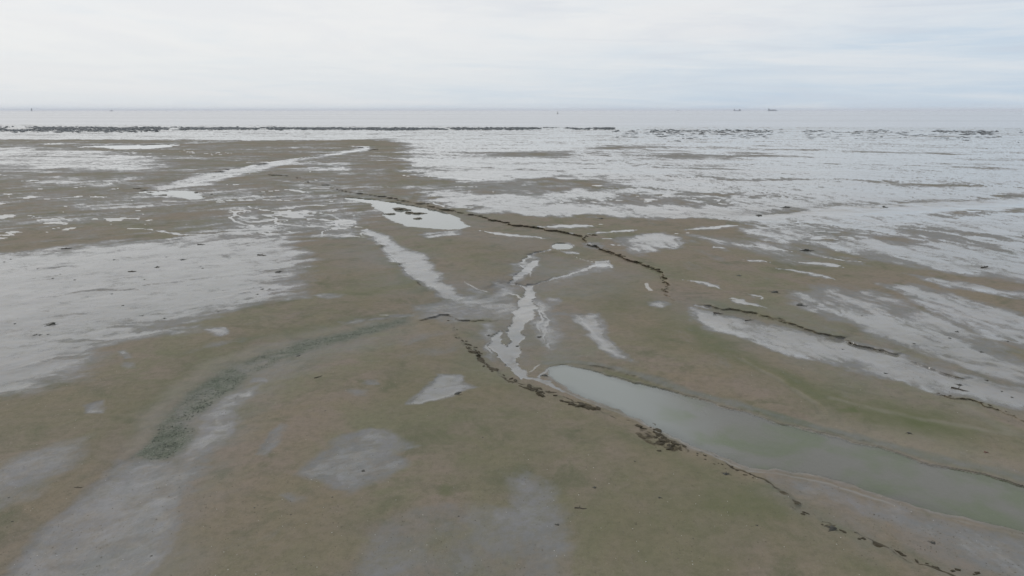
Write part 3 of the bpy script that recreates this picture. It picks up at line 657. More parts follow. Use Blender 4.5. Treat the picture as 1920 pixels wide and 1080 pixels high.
def sea_material():
    m, t, b, out = new_mat('sea_water')
    P = t.node('ShaderNodeNewGeometry').outputs['Position']
    slick = t.noise(t.mapping(P, scale=(0.25, 1, 1)), 0.004, 4, 0.55)
    t.put(b.inputs['Base Color'], t.mix(t.step(slick, 0.4, 0.6), (0.31, 0.30, 0.315), (0.295, 0.29, 0.305)))
    t.put(b.inputs['Roughness'], t.step(slick, 0.38, 0.62, 0.14, 0.17))
    b.inputs['IOR'].default_value = 1.333
    w = t.noise(t.mapping(P, scale=(0.5, 1, 1)), 0.8, 4, 0.6)
    t.put(b.inputs['Normal'], t.bump(w, 0.25, 0.10))
    return m


def simple(name, col, rough=0.8, var=0.25, scale=8.0, bump=0.02, spec=0.3):
    m, t, b, out = new_mat(name)
    P = t.node('ShaderNodeTexCoord').outputs['Object']
    n = t.noise(P, scale, 4, 0.65)
    dk = tuple(c * (1 - var) for c in col); lt = tuple(min(1, c * (1 + var)) for c in col)
    t.put(b.inputs['Base Color'], t.mix(t.step(n, 0.35, 0.65), dk, lt))
    b.inputs['Roughness'].default_value = rough; b.inputs['Specular IOR Level'].default_value = spec
    if bump: t.put(b.inputs['Normal'], t.bump(n, 0.7, bump))
    return m


M_mud = mud_material(); M_pool = water_material(); M_sea = sea_material()
M_peat = simple('dark_peat', (0.060, 0.048, 0.027), 0.75, 0.4, 14)
M_clod = simple('mud_clod', (0.125, 0.108, 0.078), 0.7, 0.3, 9)
M_weed = simple('seaweed', (0.030, 0.028, 0.018), 0.45, 0.45, 20, 0.01, 0.5)
M_wood = simple('wet_driftwood', (0.055, 0.045, 0.033), 0.6, 0.35, 16, 0.01)
M_red = simple('reddish_weed', (0.13, 0.06, 0.045), 0.6, 0.3, 16, 0.01)
M_mussel = simple('mussel_shell', (0.080, 0.090, 0.096), 0.5, 0.5, 0.8, 0.02, 0.5)
M_algae = simple('algae_lump', (0.122, 0.134, 0.098), 0.6, 0.55, 1.2, 0.01)
M_shell = simple('bleached_shell', (0.55, 0.53, 0.48), 0.5, 0.15, 20, 0.0)
M_hullp = simple('haze_pale_hull', (0.42, 0.45, 0.48), 0.5, 0.1, 0.2, 0)  # haze over the far hulls put into their colour as pale grey
M_hulld = simple('dark_hull_paint', (0.18, 0.19, 0.21), 0.5, 0.15, 0.2, 0)
M_super = simple('grey_deckhouse_paint', (0.22, 0.23, 0.26), 0.5, 0.1, 0.3, 0)
M_steel = simple('weathered_steel', (0.12, 0.12, 0.12), 0.6, 0.2, 0.8, 0)
M_buoy = simple('dark_green_buoy_paint', (0.03, 0.05, 0.045), 0.5, 0.2, 1.0, 0)
M_stone = simple('pale_tower_render', (0.28, 0.28, 0.28), 0.8, 0.1, 0.5, 0)


# ------------------------------------------------------------------ ground sheet
def grid_mesh(name, X, Y, Zz, attrs, mat, mask=None):
    nr, nc = X.shape
    idx = np.arange(nr * nc).reshape(nr, nc)
    q = np.stack([idx[:-1, :-1], idx[1:, :-1], idx[1:, 1:], idx[:-1, 1:]], -1).reshape(-1, 4)
    co = np.stack([X, Y, Zz], -1).reshape(-1, 3).astype(np.float32)
    av = {k: v.reshape(-1).astype(np.float32) for k, v in attrs.items()}
    if mask is not None:
        mk = mask.reshape(-1); q = q[mk[q].any(1)]
        used = np.unique(q); remap = np.full(nr * nc, -1); remap[used] = np.arange(len(used))
        q = remap[q]; co = co[used]; av = {k: v[used] for k, v in av.items()}
    me = bpy.data.meshes.new(name)
    me.vertices.add(len(co)); me.vertices.foreach_set('co', co.ravel())
    me.loops.add(len(q) * 4); me.loops.foreach_set('vertex_index', q.ravel().astype(np.int32))
    me.polygons.add(len(q)); me.polygons.foreach_set('loop_start', np.arange(0, len(q) * 4, 4, dtype=np.int32))
    me.polygons.foreach_set('use_smooth', np.ones(len(q), bool))
    me.update(calc_edges=True)
    for k, v in av.items():
        a = me.attributes.new(k, 'FLOAT', 'POINT'); a.data.foreach_set('value', v)
    me.materials.append(mat)
    o = bpy.data.objects.new(name, me); C.objects.link(o)
    return o


a_, fy_, fz_ = ray(PX, PY)
T_ = (Z - H) / fz_
VX, VY, VZ = a_ * T_, fy_ * T_, Z.copy()
# far rows under the sea, out to the horizon, and rows behind the drone
def far_row(y, z):
    s = y / VY[0, 0]
    return VX[0] * s, np.full(NC, y), np.full(NC, z)
fr_ = [far_row(y, z) for y, z in ((40000, -6), (9000, -5), (3000, -4), (1200, -2.5), (760, -1.2))]
bk_ = [(VX[-1] * 1.0, np.full(NC, y), VZ[-1]) for y in (-8.0, -30.0, -120.0, -600.0)]
EX = np.vstack([np.array([r[0] for r in fr_]), VX, np.array([r[0] for r in bk_])])
EY = np.vstack([np.array([r[1] for r in fr_]), VY, np.array([r[1] for r in bk_])])
EZ = np.vstack([np.array([r[2] for r in fr_]), VZ, np.array([r[2] for r in bk_])])
def ext(A): return np.vstack([np.zeros((5, NC)), A, np.repeat(A[-1:], 4, 0)])
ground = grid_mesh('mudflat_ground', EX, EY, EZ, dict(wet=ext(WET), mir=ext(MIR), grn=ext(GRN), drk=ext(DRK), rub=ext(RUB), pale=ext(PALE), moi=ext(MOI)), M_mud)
tag(ground, 'brown and grey tidal mudflat crossed by shallow channels', kind='structure')

for k, (name, sl, s, level) in enumerate(POOLS):
    msk = s > -0.35
    X_, Y_ = ground_pt(PX[sl], PY[sl], level)
    o = grid_mesh(name, X_, Y_, np.full(X_.shape, level), dict(depth=np.clip(level - Z[sl], 0, 1), murk=sstep(X_, 3.5, 8.5) * (Y_ < 40)), M_pool, msk)
    tag(o, kind='structure')

bm = bmesh.new()
ys = [210, 260, 320, 400, 550, 800, 1300, 2500, 5000, 10000, 20000, 38000]
xs = [-60000, -20000, -6000, -2000, -700, -250, 0, 250, 700, 2000, 6000, 20000, 60000]
V = [[bm.verts.new((x * (0.15 if y < 1000 else 0.5 if y < 5000 else 1), y, SEA)) for x in xs] for y in ys]
for i in range(len(ys) - 1):
    for j in range(len(xs) - 1): bm.faces.new((V[i][j], V[i][j + 1], V[i + 1][j + 1], V[i + 1][j]))
me = bpy.data.meshes.new('sea'); bm.to_mesh(me); bm.free(); me.materials.append(M_sea)
sea = bpy.data.objects.new('sea', me); C.objects.link(sea); tag(sea, kind='structure')


def surf_z(px, py):
    i = int(np.clip(np.searchsorted(rows, py), 1, NR - 1)); j = int(np.clip(np.searchsorted(cols, px), 1, NC - 1))
    return float(Z[i, j])


def at(px, py):
    z = surf_z(px, py); x, y = ground_pt(px, py, z)
    return Vector((x, y, z))


# ------------------------------------------------------------------ small lumps
random.seed(4)


def lump_mesh(name, seed, mat, sub=2, flat=0.5, rough=0.45, freq=1.6):
    bm = bmesh.new(); bmesh.ops.create_icosphere(bm, subdivisions=sub, radius=1.0)
    for v in bm.verts:
        d = mnoise.fractal(v.co * freq + Vector((seed * 3.7, seed * 1.3, seed)), 0.7, 2.1, 4)
        v.co *= 1 + rough * d
        v.co.z = max(v.co.z, -0.35) * flat
    me = bpy.data.meshes.new(name); bm.to_mesh(me); bm.free(); me.materials.append(mat)
    for p in me.polygons: p.use_smooth = False
    return me


def stick_mesh(name, seed, mat):
    """a crooked stick with a stub of a branch"""
    rnd = random.Random(seed); bm = bmesh.new()
    pts = []; p = Vector((-1, 0, 0.10)); d = Vector((1, 0, 0))
    for k in range(9):
        pts.append(p.copy()); d = (d + Vector((0, rnd.uniform(-.45, .45), rnd.uniform(-.12, .12)))).normalized(); p = p + d * 0.26
    def tube(pts, r0, r1):
        ring = None
        for k, q in enumerate(pts):
            r = r0 + (r1 - r0) * k / (len(pts) - 1)
            tdir = (pts[min(k + 1, len(pts) - 1)] - pts[max(k - 1, 0)]).normalized()
            s1 = tdir.cross(Vector((0, 0, 1))).normalized(); s2 = s1.cross(tdir)
            new = [bm.verts.new(q + (s1 * math.cos(a) + s2 * math.sin(a)) * r * rnd.uniform(.8, 1.2)) for a in [i * math.pi / 3 for i in range(6)]]
            if ring:
                for i in range(6): bm.faces.new((ring[i], ring[(i + 1) % 6], new[(i + 1) % 6], new[i]))
            else: bm.faces.new(new[::-1])
            ring = new
        bm.faces.new(ring)
    tube(pts, 0.11, 0.06)
    tube([pts[3], pts[3] + Vector((0.12, 0.2, 0.1)), pts[3] + Vector((0.2, 0.42, 0.14))], 0.06, 0.03)
    me = bpy.data.meshes.new(name); bm.to_mesh(me); bm.free(); me.materials.append(mat)
    return me


def weed_mesh(name, seed, mat):
    """a tangle of flat weed: a low heap with ribbons trailing out of it"""
    rnd = random.Random(seed); bm = bmesh.new()
    bmesh.ops.create_icosphere(bm, subdivisions=2, radius=0.55)
    for v in bm.verts:
        v.co *= 1 + 0.6 * mnoise.fractal(v.co * 2.5 + Vector((seed, 0, seed)), 0.8, 2.0, 4); v.co.z = max(v.co.z, -0.2) * 0.55
    for k in range(7):
        a = rnd.uniform(0, 6.28); p = Vector((math.cos(a), math.sin(a), 0)) * 0.3 + Vector((0, 0, 0.12)); prev = None; w = rnd.uniform(.05, .1)
        for i in range(6):
            a += rnd.uniform(-.6, .6); sd_ = Vector((-math.sin(a), math.cos(a), 0)) * w * (1 - i / 7)
            z = max(0.02, p.z)
            cur = [bm.verts.new((p.x + sd_.x, p.y + sd_.y, z)), bm.verts.new((p.x, p.y, z + 0.05)), bm.verts.new((p.x - sd_.x, p.y - sd_.y, z))]
            if prev:
                bm.faces.new((prev[0], prev[1], cur[1], cur[0])); bm.faces.new((prev[1], prev[2], cur[2], cur[1]))
            prev = cur; p = p + Vector((math.cos(a), math.sin(a), 0)) * 0.2; p.z -= 0.03
    me = bpy.data.meshes.new(name); bm.to_mesh(me); bm.free(); me.materials.append(mat)
    return me


CLODS = [lump_mesh('peat_clod', k, M_peat, 2, 0.55, 0.6, 1.3) for k in range(6)]
MUDS = [lump_mesh('mud_clod', k + 20, M_clod, 3, 0.40, 0.6, 1.5) for k in range(4)]
STICKS = [stick_mesh('driftwood_stick', k, M_wood) for k in range(4)]
WEEDS = [weed_mesh('seaweed_clump', k, M_weed) for k in range(4)]


def place(name, me, px, py, size, rz=None, label='', cat='', group=None, sx=1.0, sy=1.0, sz=1.0, sink=0.05):
    p = at(px, py)
    o = bpy.data.objects.new(name, me); C.objects.link(o)
    o.location = (p.x, p.y, p.z - sink * size); o.rotation_euler = (0, 0, random.uniform(0, 6.28) if rz is None else rz)
    o.scale = (size * sx, size * sy, size * sz)
    tag(o, label, cat, group)
    return o


def along(pts, t):
    L = [math.hypot(pts[i + 1][0] - pts[i][0], pts[i + 1][1] - pts[i][1]) for i in range(len(pts) - 1)]
    s = t * sum(L)
    for i, l in enumerate(L):
        if s <= l or i == len(L) - 1:
            u = s / l; a, b_ = pts[i], pts[i + 1]
            ang = math.atan2(-(ground_pt(*b_)[1] - ground_pt(*a)[1]) * -1, ground_pt(*b_)[0] - ground_pt(*a)[0])
            return a[0] + (b_[0] - a[0]) * u, a[1] + (b_[1] - a[1]) * u, ang
        s -= l


def bank_clods(pts, n, smin, smax, spread, label, group, off=0.0, t0=0.0, t1=1.0, cl=True):
    for k in range(n):
        t = t0 + (t1 - t0) * (k + random.random()) / n
        if cl: t = min(t1, max(t0, t + 0.03 * math.sin(t * 60)))
        x, y, a = along(pts, t)
        s = random.uniform(smin, smax) * random.choice((0.6, 0.8, 1, 1.3))
        place('peat_clod', random.choice(CLODS), x + random.gauss(0, spread), y + off + random.gauss(0, spread * 0.5), s, a + random.gauss(0, .5), label, 'clod', group,
              random.uniform(1.0, 2.0), random.uniform(.6, 1.1), random.uniform(.6, 1.1), 0.08)


bank_clods(BANK, 52, 0.03, 0.10, 4, 'dark peat clod crumbled off the bank edge left of the braided stream', 'clods on the bank beside the stream', 0, 0.0, 0.165)
bank_clods(BANK, 16, 0.05, 0.10, 6, 'dark peat clod at the narrow end of the big grey pool', 'clods at the head of the pool', 2, 0.17, 0.215)
bank_clods([(1055, 750), (1080, 757), (1100, 762), (1118, 768)], 15, 0.05, 0.11, 5, 'dark clod in the cluster on the bank below the pool head', 'clods clustered below the pool head', 2)
bank_clods([(1198, 795), (1215, 800), (1236, 815), (1232, 825), (1262, 832), (1245, 845)], 26, 0.04, 0.10, 7, 'dark clod in the widest litter of clods beside the big pool', 'clods littered beside the middle of the pool', 0)
bank_clods([(1270, 832), (1310, 850), (1350, 870), (1420, 895)], 18, 0.02, 0.05, 5, 'small dark crumb along the pale edge of the big pool', 'crumbs along the pool edge', 2)
bank_clods([(1500, 955), (1560, 991), (1600, 1001), (1660, 1026), (1710, 1050), (1765, 1068), (1830, 1074)], 30, 0.02, 0.055, 4, 'small dark clod on the low bank in the lower right corner', 'clods on the lower right bank', 0)
bank_clods([(1108, 447), (1112, 460), (1145, 472), (1185, 486), (1225, 502), (1242, 520), (1248, 540)], 40, 0.03, 0.10, 4, 'dark clod fallen from the curved far bank behind the fork', 'clods under the curved far bank', 2)
bank_clods([(1095, 445), (1110, 440), (1120, 443)], 6, 0.08, 0.15, 2, 'dark clod at the corner where the far bank breaks', 'clods at the corner of the far bank', 0)
bank_clods([(1750, 736), (1790, 745), (1828, 752), (1850, 758), (1900, 780)], 16, 0.02, 0.06, 2, 'thin dark clod on the small ledge near the right edge', 'clods on the right hand ledge', 0)
bank_clods([(1590, 640), (1612, 648), (1640, 655), (1660, 659)], 10, 0.04, 0.09, 2, 'brown clod under the short bank in the right hand flats', 'clods under the short right bank', 0)

# mounds of mud standing in the middle pool
for px, py, s, lab, sx in ((752, 396, 0.62, 'largest mud mound standing in the bright middle pool', 1.5), (768, 402, 0.45, 'mud mound just right of the largest one in the middle pool', 1.3),
                           (783, 403, 0.40, 'low flat mud mound at the right of the middle pool mounds', 1.9), (731, 404, 0.36, 'small mud mound on the left rim of the middle pool', 1.7),
                           (783, 413, 0.36, 'lone mud mound nearest the camera in the middle pool', 1.2), (744, 393, 0.3, 'little mud mound behind the largest one in the middle pool', 1.6)):
    o = place('mud_mound', random.choice(MUDS), px, py, s, random.uniform(-.3, .3), lab, 'mud mound', 'mud mounds in the middle pool', sx, 1.0, 0.7, 0.0)
    o.location.z = POOLS[1][3] - 0.02
for px, py, s, lab in ((256, 354, 0.45, 'dark clod at the left tip of the bright left pool'), (268, 357, 0.4, 'dark clod just behind the tip of the bright left pool'), (283, 362, 0.5, 'long dark clod lying in the left end of the left pool'),
                       (305, 366, 0.35, 'small dark clod on the near rim of the left pool'), (700, 281, 0.8, 'dark clump where the far creek bends by the brown bank')):
    place('mud_clod', random.choice(MUDS), px, py, s, 0, lab, 'clod', 'clods by the far left pools', 1.6, 1, 0.6)

# driftwood, weed and stones lying on the flats (metres, kind)
items = [('stick', 1088, 951, .16, 'short dark stick lying alone on the foreground mud', 0.3), ('stick', 598, 708, .17, 'short dark stick on the brown mud right of the dry creek', 0.4),
         ('stick', 1800, 729, .30, 'dark stick beside a dark lump on the wet flat at right', -0.3), ('weed', 1799, 722, .12, 'dark weed lump just above the stick on the right flat', None),
         ('weed', 95, 608, .22, 'round black weed lump alone on the wet left flat', None), ('stick', 123, 467, .35, 'thin dark stick near the top edge of the wet left flat', 0),
         ('stick', 378, 458, .30, 'dark stick at the top middle of the wet left flat', 0.5), ('stick', 493, 478, .38, 'long dark stick near the right end of the wet left flat', 0.1),
         ('weed', 342, 487, .16, 'small weed tuft in the middle of the wet left flat', None), ('stick', 248, 509, .25, 'dark stick at the left end of a faint drag line', 0.3),
         ('weed', 295, 501, .16, 'small weed tuft at the right end of a faint drag line', None), ('weed', 522, 510, .25, 'flat black weed clump by the streaky edge of the left flat', 0),
         ('weed', 857, 738, .13, 'dark weed tuft inside the pale triangular wet patch', 0), ('weed', 1021, 704, .12, 'black weed tuft at the head of the big pool', 0),
         ('weed', 1360, 889, .11, 'black weed clump standing clear of the pool edge', None), ('weed', 1705, 812, .09, 'small weed tuft on the brown bank behind the pool', None),
         ('red', 1849, 848, .09, 'small reddish weed scrap on the bank behind the pool', None), ('weed', 1560, 991, .12, 'brown weed heap on the lower right bank', None),
         ('weed', 1512, 470, .40, 'flat dark weed clump on the brown rise at upper right', 0), ('weed', 1452, 548, .22, 'dark weed with an upright stalk on the right flats', None),
         ('weed', 1499, 572, .26, 'dark weed clump at the edge of the streaked right flat', 0), ('stick', 1348, 587, .28, 'long dark stick at the left tip of the right wet flat', -0.1),
         ('stick', 1408, 602, .28, 'dark stick lying on the upper edge of the right wet flat', -0.2), ('weed', 1386, 517, .16, 'single weed dot on the brown rise right of the fork', None),
         ('stick', 1850, 502, .40, 'thin stick on the far right wet field', 0.1), ('weed', 1475, 389, .45, 'black weed clump beside the long bright channel at right', None), ('weed', 1423, 404, .35, 'dark weed lump at the start of the long bright channel', None),
         ('weed', 1127, 410, .30, 'dark weed lump on the edge of the far wet field', None), ('weed', 1657, 388, .30, 'weed lump under the far right channel bank', None), ('weed', 1046, 984, .05, 'dark weed dot low in the foreground centre', None),
         ('weed', 1115, 914, .06, 'dark weed dot above and right of the foreground stick', None), ('weed', 1237, 933, .05, 'lone weed dot on the greenish foreground mud', None), ('weed', 681, 883, .06, 'weed dot on the broad damp foreground patch', None),
         ('weed', 1749, 1018, .07, 'dark weed tuft on the damp strip at lower right', None), ('weed', 560, 667, .08, 'small weed tuft on the near rim of the dry creek', None), ('weed', 1011, 632, .12, 'small weed tuft right of the braided stream', None),
         ('weed', 970, 649, .09, 'weed dot in the middle of the braided stream', None), ('weed', 916, 629, .10, 'weed tuft left of the braided stream', None), ('stick', 147, 913, .10, 'dark stick on the bank in the lower left', 0.5)]
for kind, px, py, s, lab, rz in items:
    if kind == 'stick': place('driftwood_stick', random.choice(STICKS), px, py, s, rz, lab, 'driftwood', 'sticks lying on the flats')
    elif kind == 'weed': place('seaweed_clump', random.choice(WEEDS), px, py, s * 1.3, rz, lab, 'seaweed', 'weed clumps lying on the flats')
    else:
        me_ = WEEDS[0].copy(); me_.materials[0] = M_red
        place('seaweed_clump', me_, px, py, s, rz, lab, 'seaweed', 'weed clumps lying on the flats')
for px, py in ((99, 522), (140, 525), (271, 524), (267, 592), (308, 597), (409, 585), (483, 552), (493, 542), (505, 542), (309, 480), (66, 628), (75, 628), (8, 491), (20, 486), (214, 487), (70, 504), (113, 514), (28, 607), (90, 627), (210, 551), (230, 573), (380, 503), (376, 499), (312, 482)):
    place('seaweed_scrap', random.choice(WEEDS), px, py, random.uniform(.07, .12), None, 'tiny black weed scrap scattered over the wet left flat', 'seaweed', 'weed scraps on the wet left flat')
for px, py in ((1781, 634), (1879, 734), (1851, 713), (1714, 644), (1795, 622), (1616, 592), (1897, 745), (1890, 640), (1840, 660), (1660, 700), (1580, 655)):
    place('seaweed_scrap', random.choice(WEEDS), px, py, random.uniform(.06, .11), None, 'tiny black weed scrap scattered over the wet right flat', 'seaweed', 'weed scraps on the wet right flat')
for px, py in ((477, 952), (575, 817), (623, 932), (285, 1042), (16, 933), (22, 978), (341, 651), (1000, 610), (908, 573), (880, 580), (610, 770), (715, 785), (905, 820), (1190, 865), (1420, 985), (1300, 1010), (860, 968), (545, 965)):
    place('seaweed_scrap', random.choice(WEEDS), px, py, random.uniform(.025, .045), None, 'tiny dark weed scrap dotted over the brown foreground mud', 'seaweed', 'weed scraps on the foreground mud')


# ------------------------------------------------------------------ masses nobody could count
def scatter(name, n, place_fn, mat, label, seed):
    """one mesh of many small irregular lumps"""
    rnd = np.random.RandomState(seed)
    bm = bmesh.new(); bmesh.ops.create_icosphere(bm, subdivisions=1, radius=1.0)
    bv = np.array([v.co[:] for v in bm.verts]); bf = np.array([[v.index for v in f.verts] for f in bm.faces]); bm.free()
    cos, fcs = [], []; base = 0
    for k in range(n):
        r = place_fn(rnd)
        if r is None: continue
        (x, y, z), s, hs = r
        v = bv * (1 + rnd.uniform(-.45, .45, (len(bv), 1)))
        a = rnd.uniform(0, 6.28); sx, sy = s * rnd.uniform(.7, 1.6), s * rnd.uniform(.5, 1.1)
        X_ = v[:, 0] * sx; Y_ = v[:, 1] * sy
        cos.append(np.stack([x + X_ * math.cos(a) - Y_ * math.sin(a), y + X_ * math.sin(a) + Y_ * math.cos(a), z + v[:, 2] * hs], -1)); fcs.append(bf + base); base += len(bv)
    co = np.concatenate(cos).astype(np.float32); fc = np.concatenate(fcs).astype(np.int32)
    me = bpy.data.meshes.new(name); me.vertices.add(len(co)); me.vertices.foreach_set('co', co.ravel())
    me.loops.add(fc.size); me.loops.foreach_set('vertex_index', fc.ravel()); me.polygons.add(len(fc)); me.polygons.foreach_set('loop_start', np.arange(0, fc.size, 3, dtype=np.int32))
    me.update(calc_edges=True); me.materials.append(mat)
    o = bpy.data.objects.new(name, me); C.objects.link(o); tag(o, label, kind='stuff')
    return o


def in_poly(x, y, P):
    c = False; n = len(P)
    for k in range(n):
        ax, ay = P[k]; bx, by = P[(k + 1) % n]
        if (ay > y) != (by > y) and x < (bx - ax) * (y - ay) / (by - ay) + ax: c = not c
    return c


def mussels(rnd):
    px = rnd.uniform(-700, 2600)
    u = px / 1920.0
    r = rnd.rand()
    cl = float(fbm(np.array([px * 0.5]), np.array([0.0]), 30, 4, 0.6, 71)[0])
    if px < 1150:
        c0 = 241.5 + 1.5 * math.sin(px / 260.0) * 0.6
        if px < 300: py = rnd.normal(242.5, 2.4) if r < .75 else rnd.normal(239.5, 0.8)
        else: py = rnd.normal(c0 if px > 700 else 241.0, 1.1)
        hs = rnd.uniform(.10, .36)
    else:
        if r < 0.45: py = 242 + 5 * (u - .6) + rnd.normal(3, 1.3); hs = rnd.uniform(.08, .24)
        else: py = 246 + 8 * (u - .6) + abs(rnd.normal(0, 6)); hs = rnd.uniform(.05, .16)
        if rnd.rand() > 0.22 + 0.45 * cl: return None
    py = min(max(py, 236.5 + 5 * u), 275)
    g = float(fbm(np.array([px]), np.array([py * 12]), 50, 3, 0.6, 72)[0])
    if g < -0.35: return None
    z = surf_z(px, py); x, y = ground_pt(px, py, z)
    return (x, y, max(z, SEA)), rnd.uniform(.4, 1.5), hs


scatter('mussel_bed', 15000, mussels, M_mussel, 'dark band of mussels and weed along the far edge of the flats', 5)


def algae(rnd):
    px = rnd.uniform(230, 775); py = rnd.uniform(585, 865)
    if not in_poly(px, py, creek): return None
    i = int(np.searchsorted(rows, py)); j = int(np.searchsorted(cols, px))
    if RUB[i, j] < rnd.uniform(0.3, 1.0): return None
    p = at(px, py); return (p.x, p.y, p.z), rnd.uniform(.008, .035) * (1.6 if rnd.rand() < .1 else 1), rnd.uniform(.004, .012)


scatter('algae_rubble', 22000, algae, M_algae, 'grey green algae crusted rubble on the bed of the dry creek', 6)


def casts(rnd):
    px = rnd.uniform(-50, 1970); py = 560 + 525 * rnd.rand() ** 0.8
    if float(fbm(np.array([px]), np.array([py * 2]), 160, 4, 0.6, 95)[0]) < rnd.uniform(-.6, .5): return None
    p = at(px, py); i = int(np.searchsorted(rows, py)); j = int(np.searchsorted(cols, px))
    if MIR[i, j] > .3 or any(in_poly(px, py, q) for q in (MAINPOOL,)): return None
    return (p.x, p.y, p.z), rnd.uniform(.006, .017), rnd.uniform(.004, .010)


M_cast = simple('worm_cast_mud', (0.150, 0.132, 0.096), 0.8, 0.3, 3, 0)
scatter('worm_casts', 7000, casts, M_cast, 'small muddy worm casts peppered over the flats', 9)


def shells(rnd):
    px = rnd.uniform(-50, 1970); py = rnd.uniform(600, 1085)
    p = at(px, py); return (p.x, p.y, p.z), rnd.uniform(.006, .014), .006


scatter('shell_fragments', 420, shells, M_shell, 'pale shell fragments sprinkled over the foreground mud', 7)


# ------------------------------------------------------------------ ships and marks on the horizon
def part(name, fn, mat, parent):
    bm = bmesh.new(); fn(bm); bmesh.ops.recalc_face_normals(bm, faces=bm.faces)
    me = bpy.data.meshes.new(name); bm.to_mesh(me); bm.free(); me.materials.append(mat)
    o = bpy.data.objects.new(name, me); C.objects.link(o); o.parent = parent
    return o


def box(bm, x0, x1, y0, y1, z0, z1):
    r = bmesh.ops.create_cube(bm, size=1)
    for v in r['verts']: v.co = Vector(((x0 + x1) / 2 + v.co.x * (x1 - x0), (y0 + y1) / 2 + v.co.y * (y1 - y0), (z0 + z1) / 2 + v.co.z * (z1 - z0)))


def cyl(bm, x, y, z0, z1, r0, r1, n=12):
    bmesh.ops.create_cone(bm, cap_ends=True, segments=n, radius1=r0, radius2=r1, depth=z1 - z0, matrix=Matrix.Translation((x, y, (z0 + z1) / 2)))


def hull(bm, L, B, D, zb=-2.0):
    """ship hull with raked bow, flared sides and a rounded stern"""
    st = [(-0.5, .55, 1.0), (-0.47, .85, 1.0), (-0.38, 1, 1), (0.30, 1, 1), (0.40, .8, 1.05), (0.46, .45, 1.12), (0.5, .04, 1.2)]
    prev = None
    for t, w, hh in st:
        x = t * L; xb = x * (0.97 if t > 0.4 else 1); wb = w * .75
        ring = [bm.verts.new((xb, -B / 2 * wb, zb)), bm.verts.new((x, -B / 2 * w, D * hh)), bm.verts.new((x, B / 2 * w, D * hh)), bm.verts.new((xb, B / 2 * wb, zb))]
        if prev:
            for i in range(4): bm.faces.new((prev[i], prev[(i + 1) % 4], ring[(i + 1) % 4], ring[i]))
        else: bm.faces.new(ring)
        prev = ring
    bm.faces.new(prev[::-1])


def empty(name, px, d, rz, label, cat, group=None):
    o = bpy.data.objects.new(name, None); C.objects.link(o)
    o.location = ((px - 960) / F * d / cp * (cp * cp + sp * cp * TP), d, SEA); o.rotation_euler = (0, 0, rz)
    return tag(o, label, cat, group)


G = 'ships along the horizon'


def bulk_ship(px, d, L, label, two, rz=0.0, hullm=M_hullp):
    t = empty('cargo_ship', px, d, rz, label, 'ship', G)
    D = L * 0.085; B = L * 0.16
    part('hull', lambda bm: hull(bm, L, B, D), hullm, t)
    def house(bm):
        box(bm, -.46 * L, -.32 * L, -B * .4, B * .4, D, D + .10 * L); box(bm, -.45 * L, -.35 * L, -B * .48, B * .48, D + .10 * L, D + .135 * L)
    h = part('deckhouse', house, M_super, t)
    part('funnel', lambda bm: cyl(bm, -.44 * L, 0, D + .135 * L, D + .18 * L, L * .022, L * .018), M_hulld, h)
    if two:
        part('foredeck_house', lambda bm: (box(bm, .22 * L, .40 * L, -B * .4, B * .4, D, D + .12 * L), box(bm, .26 * L, .36 * L, -B * .3, B * .3, D + .12 * L, D + .15 * L)), M_super, t)
    else:
        for k in range(4):
            x = (-.2 + .15 * k) * L
            part('deck_crane', lambda bm, x=x: (cyl(bm, x, 0, D, D + .10 * L, L * .012, L * .010), box(bm, x, x + .11 * L, -L * .006, L * .006, D + .085 * L, D + .098 * L)), M_steel, t)
        part('hatch_covers', lambda bm: [box(bm, (-.28 + .15 * k) * L, (-.16 + .15 * k) * L, -B * .35, B * .35, D, D + .035 * L) for k in range(4)], M_super, t)
    part('mast', lambda bm: cyl(bm, .44 * L, 0, D, D + .13 * L, L * .006, L * .003, 6), M_steel, t)
    return t


bulk_ship(1356.5, 8500, 88, 'distant ship with a dark block at each end, left of the long ship', True)
bulk_ship(1418.5, 8800, 118, 'longest distant ship on the horizon, right of centre', False)
bulk_ship(1467, 9500, 30, 'tiny distant vessel right of the longest ship', True, 1.2)
bulk_ship(1252, 13000, 60, 'faintest pale ship, nearest the middle of the horizon', True, 0.8)
t = empty('fishing_vessel', 255.5, 7000, 0.2, 'small dark vessel low on the left horizon', 'boat', G)
part('hull', lambda bm: hull(bm, 27, 8, 4.0), M_hulld, t)
part('wheelhouse', lambda bm: (box(bm, -5, 4, -3, 3, 3.8, 9), box(bm, -4, 2, -2.4, 2.4, 9, 12)), M_hulld, t)
part('mast', lambda bm: (cyl(bm, -1, 0, 12, 17, .5, .3, 6), cyl(bm, 8, 0, 4, 11, .4, .2, 6)), M_steel, t)
t = empty('beacon_tower', 115, 7500, 0, 'faint slender beacon tower standing on the left horizon', 'beacon')
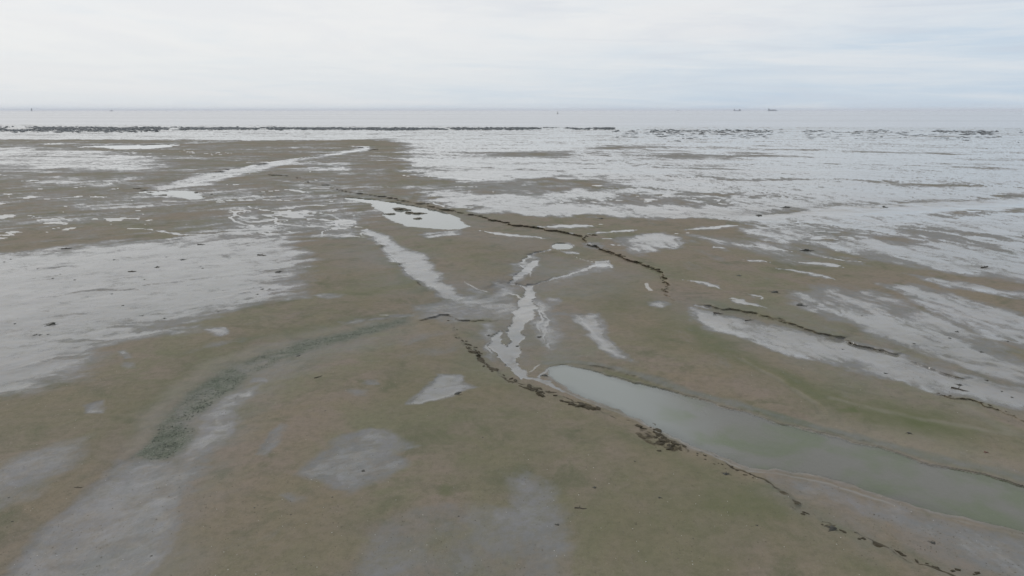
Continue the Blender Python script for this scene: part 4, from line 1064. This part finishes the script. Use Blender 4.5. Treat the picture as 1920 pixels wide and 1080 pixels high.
part('tower', lambda bm: cyl(bm, 0, 0, -2, 22, 6.0, 4.2, 16), M_stone, t)
part('gallery', lambda bm: cyl(bm, 0, 0, 22, 23.5, 6.5, 6.5, 16), M_stone, t)
part('lantern_room', lambda bm: (cyl(bm, 0, 0, 23.5, 28, 3.2, 3.2, 12), cyl(bm, 0, 0, 28, 31, 3.6, .3, 12)), M_super, t)
t = empty('navigation_buoy', 1040.5, 2050, 0, 'small dark navigation buoy on the grey sea near the centre', 'buoy')
part('float', lambda bm: (cyl(bm, 0, 0, -.8, 1.0, 1.7, 1.9, 16), cyl(bm, 0, 0, 1.0, 1.5, 1.9, 1.3, 16)), M_buoy, t)
def cage(bm):
    for k in range(4):
        a = k * math.pi / 2 + .6
        r = bmesh.ops.create_cone(bm, cap_ends=True, segments=6, radius1=.14, radius2=.10, depth=3.8)
        for v in r['verts']:
            q = (v.co.z + 1.9) / 3.8; rad = 1.2 - .75 * q
            v.co = Vector((v.co.x + math.cos(a) * rad, v.co.y + math.sin(a) * rad, v.co.z + 3.3))
    for z, r_ in ((2.6, 1.05), (4.0, .75)): cyl(bm, 0, 0, z, z + .35, r_, r_, 12)
part('cage', cage, M_buoy, t)
part('topmark', lambda bm: (cyl(bm, 0, 0, 5.1, 5.6, .5, .5, 12), cyl(bm, 0, 0, 5.6, 7.2, .9, .05, 12)), M_buoy, t)

# ------------------------------------------------------------------ sea air
bm = bmesh.new(); box(bm, -62000, 62000, -700, 40500, -8, 60)
me = bpy.data.meshes.new('haze'); bm.to_mesh(me); bm.free()
hz = bpy.data.objects.new('haze', me); C.objects.link(hz); tag(hz, kind='stuff')
m = bpy.data.materials.new('haze'); m.use_nodes = True; t = NT(m.node_tree)
for n in list(t.n): t.n.remove(n)
pv = t.node('ShaderNodeVolumePrincipled'); pv.inputs['Color'].default_value = (0.92, 0.95, 1, 1); pv.inputs['Density'].default_value = 4e-5
o_ = t.node('ShaderNodeOutputMaterial'); t.l.new(pv.outputs[0], o_.inputs['Volume']); me.materials.append(m)
